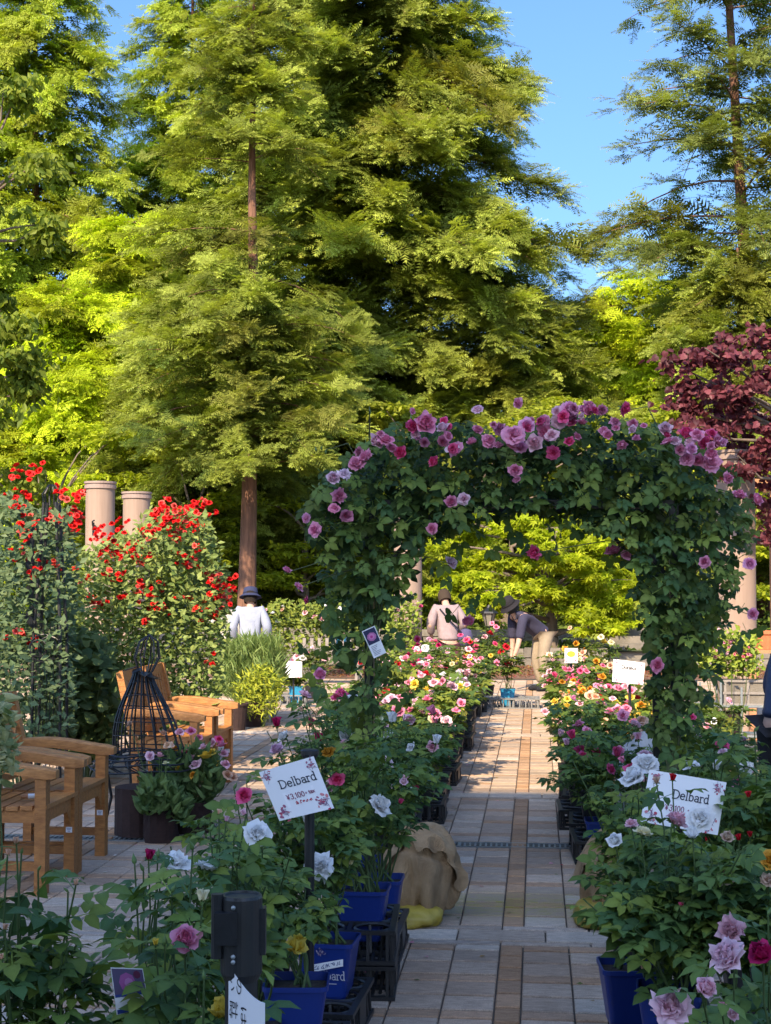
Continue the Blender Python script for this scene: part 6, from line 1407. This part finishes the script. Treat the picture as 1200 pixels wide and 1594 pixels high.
# planter rack
pr_ = P(1140, 1100, 13.6); pr_[2] = 0; zp = P(1140, 1057, 13.6)[2]; zl = P(1140, 1097, 13.6)[2]
rk = thing('planter_rack', 'grey lattice planter of pink and purple flowers on a steel rack', 'planter', pr_)
for sx in (-.30, -.12, .06, .30):
    for sy in (-.16, .16): b = MB(); b.box((sx, sy, zp / 2 - .03), (.018, .018, zp - .06 + .08 * (sx < -.1))); b.build('upright', M['galv'], rk)
for z in (zl, .25):
    b = MB(); b.box((0, -.17, z), (.62, .02, .018)); b.box((0, .17, z), (.62, .02, .018)); b.box((0, 0, z - .012), (.6, .32, .006)); b.build('shelf', M['galv'], rk)
b = MB(); b.box((.12, 0, (zp + zl) / 2), (.42, .28, zp - zl - .01)); b.build('planter_box', M['stone'], rk)
for q in range(3): b = MB(); b.box((-.08 + q * .20, -.147, (zp + zl) / 2), (.022, .014, zp - zl)); b.build('lattice_bar', M['oldwood'], rk)
for z in (zl + .012, (zp + zl) / 2, zp - .008): b = MB(); b.box((.12, -.152, z), (.44, .012, .022)); b.build('lattice_bar', M['oldwood'], rk)
b = MB(); b.lathe([(.15, 0), (.17, .02), (.19, zl - .12), (.2, zl - .1), (.2, zl - .07)], 20, c=(-.13, .0, 0)); b.build('tub', M['felt'], rk)
r = RNG(530); fls = []
for (cx, cy, col, k, sp) in ((1140, 1005, CLILAC, 16, 9), (1125, 1012, CLAV, 10, 7), (1152, 1015, (.75, .2, .25), 8, 5), (1162, 1018, CPINK, 9, 5), (1105, 1000, CPALE, 8, 8), (1115, 1020, CLILAC, 6, 5), (1175, 1030, CPEACH, 5, 5), (1150, 976, CRED, 1, 1), (1110, 995, CYEL, 3, 6), (1085, 1010, CPEACH, 4, 6)):
    for _ in range(k): fls.append((cx + r.normal() * sp, cy + r.normal() * sp * 1.1, r.uniform(5, 8), col, 'full'))
shrub('flower_planting', 'mixed pink and purple bedding flowers growing in the lattice planter', 1140, 13.6, [(1085, 1050), (1082, 1005), (1100, 990), (1140, 985), (1175, 990), (1180, 1050)], 1300, .26, (.04, .08), ((.14, .22, .03), (.36, .42, .06)), 531, fl=fls, cat='flowers')
x, y = at_d(1192, 15.0); zt = P(1192, 982, 15)[2]; b = MB(); b.lathe([(.10, 0), (.12, .14), (.135, .15), (.135, .18), (.12, .18), (.11, .14)], 18, cap=False); b.lathe([(.001, .145), (.112, .145)], 18, cap=False)
tag(b.build('terracotta_pot', M['terracotta'], loc=(x, y, zt - .18)), 'bright terracotta pot on the timber ledge beside the wide column', 'pot')
lg = thing('timber_ledge', 'timber ledge with posts carrying the terracotta pot at the right edge', 'ledge', (x + .25, y + .05, 0))
b = MB(); b.box((0, 0, zt - .2), (.9, .3, .035)); b.build('shelf', M['timber'], lg)
for sx in (-.38, .38): b = MB(); b.box((sx, 0, (zt - .22) / 2), (.07, .07, zt - .22)); b.build('leg', M['timber'], lg)
pg = P(1185, 1000, 17.2); pg[2] = 0; zg = P(1185, 749, 17.2)[2]; po_ = thing('timber_pergola', 'red brown timber pergola beams behind the wide column at right', 'pergola', pg)
for q, dy in enumerate((0, .9)): b = MB(); b.box((.35, dy, zg), (1.5, .05, .05)); b.build('beam', M['timber'], po_)
for q in range(5): b = MB(); b.bar((-.1 + q * .3, -.1, zg - .05), (-.1 + q * .3, 1.0, zg - .05), .04, .05); b.build('rafter', M['timber'], po_)
for sx in (.22, 1.05): b = MB(); b.box((sx, .45, zg / 2 - .04), (.09, .09, zg - .08)); b.build('post', M['timber'], po_)
b = MB(); b.bar((.22, .45, zg - .45), (-.1, .45, zg - .08), .035, .035); b.bar((.22, .45, zg - .45), (.55, .45, zg - .08), .035, .035); b.build('brace', M['timber'], po_)
ln = P(761, 1000, 27.2); ln[2] = 0; z1 = P(761, 945, 27.2)[2]; lo_ = thing('garden_lantern', 'small black garden lantern on a post in front of the maple', 'lamp', ln)
b = MB(); b.lathe([(.04, 0), (.028, .1), (.022, z1 - .34)], 10); b.build('post', M['iron'], lo_)
b = MB(); b.lathe([(.06, z1 - .34), (.12, z1 - .12), (.12, z1 - .11)], 6); b.build('lantern_glass', M['lamp_glass'], lo_)
b = MB(); b.lathe([(.17, z1 - .11), (.15, z1 - .08), (.05, z1 - .01), (.02, z1 + .04)], 6); b.build('lantern_roof', M['iron'], lo_)
for q in range(6):
    t = q * math.pi / 3; b = MB(); b.tube([(.064 * math.cos(t), .064 * math.sin(t), z1 - .34), (.124 * math.cos(t), .124 * math.sin(t), z1 - .11)], .008, 4); b.build('glazing_bar', M['iron'], lo_)

# ------------------------------------------------------------------ people
def skin(name, J, E, Rd, mat, parent, root=0, sub=2, col=None):
    me = bpy.data.meshes.new(name); me.from_pydata([tuple(j) for j in J], E, []); o = obj(name, me, parent); me.materials.append(mat)
    m = o.modifiers.new('skin', 'SKIN'); m.use_smooth_shade = True
    sv = me.skin_vertices[0].data if me.skin_vertices else None
    if sv is None:
        bpy.context.view_layer.update(); sv = me.skin_vertices[0].data
    for i, q in enumerate(Rd):
        sv[i].radius = (q, q) if np.isscalar(q) else q
        sv[i].use_root = (i == root)
    s = o.modifiers.new('subsurf', 'SUBSURF'); s.levels = sub; s.render_levels = sub
    return o
def cloth(name, col, rough=.9):
    return plain(name, col, rough, .12, 12, .25, 60)
def person(label, px, d, h, face, lean, arms, top, legs_m, hat=None, hair=(.02, .015, .012), z0=0.0, headpitch=0.0, apron=None, shoes=(.02, .02, .025), knees=0.0, sleeve='long', watch=False, hat_brim=.16):
    """figure facing angle `face` (0 = towards +y, positive = counter clockwise), upper body leaning forward by `lean`"""
    x, y = at_d(px, d); o = thing('person', label, 'person', (x, y, z0), face); k = h / 1.70
    hip = np.array((0, 0, .90)); c, s = math.cos(lean), math.sin(lean)
    def up(p):      # lean the upper body about the hip
        q = np.array(p, float) - hip; return hip + np.array((q[0], q[1] * c + q[2] * s, -q[1] * s + q[2] * c))
    chest, neck = up((0, 0, 1.28)), up((0, .0, 1.44)); sh = [up((sx * .17, 0, 1.40)) for sx in (-1, 1)]
    hp = lean * .75 + headpitch; hd = np.array((0, math.sin(hp), math.cos(hp))); fw_ = np.array((0, math.cos(hp), -math.sin(hp)))
    h0 = neck + hd * .07; h1 = neck + hd * .15; h2 = neck + hd * .23
    J = [hip, up((0, 0, 1.08)), chest, neck, h0, h1, h2, h1 + fw_ * .075 - hd * .015, h1 + fw_ * .098 - hd * .02]; R_ = [(.15, .115), (.135, .10), (.155, .105), .055, .062, .085, .072, .03, .014]; E = [(0, 1), (1, 2), (2, 3), (3, 4), (4, 5), (5, 6), (5, 7), (7, 8)]
    TJ = [hip + (0, 0, -.05), up((0, 0, 1.08)), chest, up((0, 0, 1.41))]; TR = [(.185, .145), (.165, .13), (.185, .135), .095]; TE = [(0, 1), (1, 2), (2, 3)]
    LJ = [hip + (0, 0, .06)]; LR = [(.165, .13)]; LE = []
    for i, sx in enumerate((-1, 1)):
        el, wr = arms[i]; el = np.array(el, float); wr = np.array(wr, float)
        n = len(J); hv = (wr - el) / np.linalg.norm(wr - el); pal = wr + hv * .07; J += [sh[i], el, wr, pal]; R_ += [.055, .042, .028, (.036, .016)]; E += [(2, n), (n, n + 1), (n + 1, n + 2), (n + 2, n + 3)]
        sd_ = np.array((1.0, 0, 0)); fwd_ = np.cross(sd_, hv); 
        for f_, (off, ln_) in enumerate(((-.027, .068), (-.009, .078), (.009, .074), (.027, .058))):
            m = len(J); a_ = pal + fwd_ * off + hv * .03; J += [a_, a_ + hv * ln_ * .55 + sd_ * .006 * -sx, a_ + hv * ln_ + sd_ * .02 * -sx]; R_ += [.010, .009, .007]; E += [(n + 3, m), (m, m + 1), (m + 1, m + 2)]
        m = len(J); a_ = wr + hv * .03 + fwd_ * .03; J += [a_, a_ + hv * .035 + fwd_ * .022]; R_ += [.011, .008]; E += [(n + 2, m), (m, m + 1)]
        t = len(TJ); end = lerp(el, wr, .85) if sleeve == 'long' else lerp(sh[i], el, .85)
        TJ += [sh[i], lerp(sh[i], el, .9 if sleeve == 'long' else .5), end]; TR += [.08, .074, .062 if sleeve == 'long' else .07]; TE += [(2, t), (t, t + 1), (t + 1, t + 2)]
        n = len(J); kn = np.array((sx * .10, knees * .12, .48)); an = np.array((sx * .10, -.03, .09)); toe = np.array((sx * .11, .14, .035))
        J += [np.array((sx * .09, 0, .84)), kn, an]; R_ += [.085, .058, .042]; E += [(0, n), (n, n + 1), (n + 1, n + 2)]
        t = len(LJ); LJ += [np.array((sx * .095, 0, .80)), kn, an + (0, .0, .02)]; LR += [.112, .085, .07]; LE += [(0, t), (t, t + 1), (t + 1, t + 2)]
        sh_ = MB(); V = []
        for u in np.linspace(0, 1, 6): V.append((sx * .105, -.085 + .27 * u, .045 - .01 * u))
        sh_.tube(V, [.035, .047, .046, .045, .043, .025], 8, shoes); q = sh_.build('shoe', M['cloth'], o, smooth=True); q.scale = (k, k, k)
    sc = [j * k for j in J]; skin('body', sc, E, [q * k if np.isscalar(q) else (q[0] * k, q[1] * k) for q in R_], M['skin'], o)
    for q in (-1, 1):
        b = MB(); b.lathe([(.002, -.009), (.010, -.004), (.010, .004), (.002, .009)], 8, c=(h1 + fw_ * .077 + np.array((q * .032, 0, 0)) + hd * .015) * k); b.build('eye', M['iron'], o)
    skin('top', [j * k for j in TJ], TE, [q * k if np.isscalar(q) else (q[0] * k, q[1] * k) for q in TR], top, o, 1)
    skin('trousers', [j * k for j in LJ], LE, [q * k if np.isscalar(q) else (q[0] * k, q[1] * k) for q in LR], legs_m, o, 0)
    HR = np.stack([np.array((1.0, 0, 0)), fw_, hd], 1)
    b = MB(); b.lathe([(.092, -.10), (.102, -.03), (.10, .05), (.075, .105), (.03, .125), (.002, .128)], 16, c=(h1 - fw_ * .018 + hd * .01) * k, R=HR * k, col=hair, cap=False); b.build('hair', M['cloth'], o, smooth=True)
    if hat is not None:
        b = MB(); b.lathe([(hat_brim * 1.05, -.035), (hat_brim, -.025), (.112, .012), (.108, .05), (.10, .10), (.07, .118), (.002, .122)], 24, c=(h1 + hd * .035) * k, R=HR * k, col=hat, cap=False)
        b.lathe([(hat_brim * 1.04, -.04), (.108, .006)], 24, c=(h1 + hd * .035) * k, R=HR * k, col=hat, cap=False)
        b.lathe([(.114, .012), (.114, .032)], 24, c=(h1 + hd * .035) * k, R=HR * k, col=np.array(hat) * .5, cap=False); b.build('hat', M['cloth'], o, smooth=True)
    if apron: apron(o, k, up)
    if watch:
        el, wr = [np.array(q, float) for q in arms[watch - 1]]; hv = (wr - el) / np.linalg.norm(wr - el); b = MB(); cpt = (wr - hv * .03) * k
        xx = np.cross(hv, (1, 0, 0)); xx /= np.linalg.norm(xx); b.tube([cpt + (np.array((1.0, 0, 0)) * math.cos(t) + xx * math.sin(t)) * .034 * k for t in np.linspace(0, 2 * math.pi, 13)[:-1]], .011 * k, 5, (.8, .8, .8), closed=True); b.build('watch', M['white_board'], o)
    return o
person('person in a pale blue shirt and navy bucket hat seen from behind', 389, 20.0, 1.52, .15, .12, [((-.27, -.04, 1.12), (-.22, .12, .95)), ((.27, -.04, 1.12), (.24, .12, .92))], cloth('pale_blue_shirt', (.28, .31, .40)), cloth('beige_trousers', (.45, .38, .28)), hat=(.035, .042, .09), headpitch=.15)
def strap(o, k, up):
    b = MB(); b.tube([up((-.13, -.12, 1.35)) * k, up((0, -.17, 1.15)) * k, up((.17, -.14, .98)) * k], .012 * k, 5, (.02, .02, .03)); b.build('bag_strap', M['cloth'], o)
    b = MB(); b.lathe([(.05, -.12), (.10, -.11), (.11, .0), (.08, .1), (.02, .12)], 14, c=up((.26, -.05, .92)) * k, col=(.08, .07, .15)); b.build('shoulder_bag', M['cloth'], o, smooth=True)
person('person in a pinkish grey top with a shoulder bag behind the roses', 698, 21.0, 1.55, .3, .30, [((-.28, .02, 1.12), (-.22, .2, .95)), ((.28, .02, 1.12), (.2, .25, 1.0))], cloth('pink_grey_top', (.30, .225, .235)), cloth('plum_skirt', (.10, .035, .05)), hair=(.05, .035, .025), headpitch=.5, apron=strap)
person('man in a navy T-shirt and grey hat bending over the roses', 845, 22.6, 1.68, math.pi / 2 + .55, 1.08, [((-.20, .55, .72), (-.16, .62, .48)), ((.22, .40, .72), (.22, .42, .46))], cloth('navy_tshirt', (.035, .033, .065)), cloth('khaki_trousers', (.30, .24, .17)), hat=(.022, .02, .024), hair=(.03, .03, .03), headpitch=-.15, sleeve='short', watch=1, knees=.6)
person('person in a dark navy jacket cut off by the right edge', 1214, 9.2, 1.5, -1.0, .38, [((-.33, .18, 1.02), (-.26, .40, .86)), ((.33, .18, 1.0), (.25, .4, .85))], cloth('navy_jacket', (.018, .028, .075), .6), cloth('black_trousers', (.012, .012, .016)), headpitch=.3)
person('distant person in a white top standing on the shaded steps', 995, 38.0, 1.55, 3.0, 0.0, [((-.24, .0, 1.12), (-.22, .1, .92)), ((.24, .0, 1.12), (.22, .1, .92))], cloth('white_top', (.30, .29, .28)), cloth('dark_trousers', (.03, .03, .04)), z0=.36)
person('person in white mostly hidden by the red sweet peas', 352, 21.5, 1.45, .2, .1, [((-.27, -.04, 1.12), (-.22, .12, .95)), ((.27, -.04, 1.12), (.24, .12, .92))], cloth('cream_top', (.42, .39, .34)), cloth('grey_trousers', (.2, .2, .2)), hair=(.05, .03, .02))
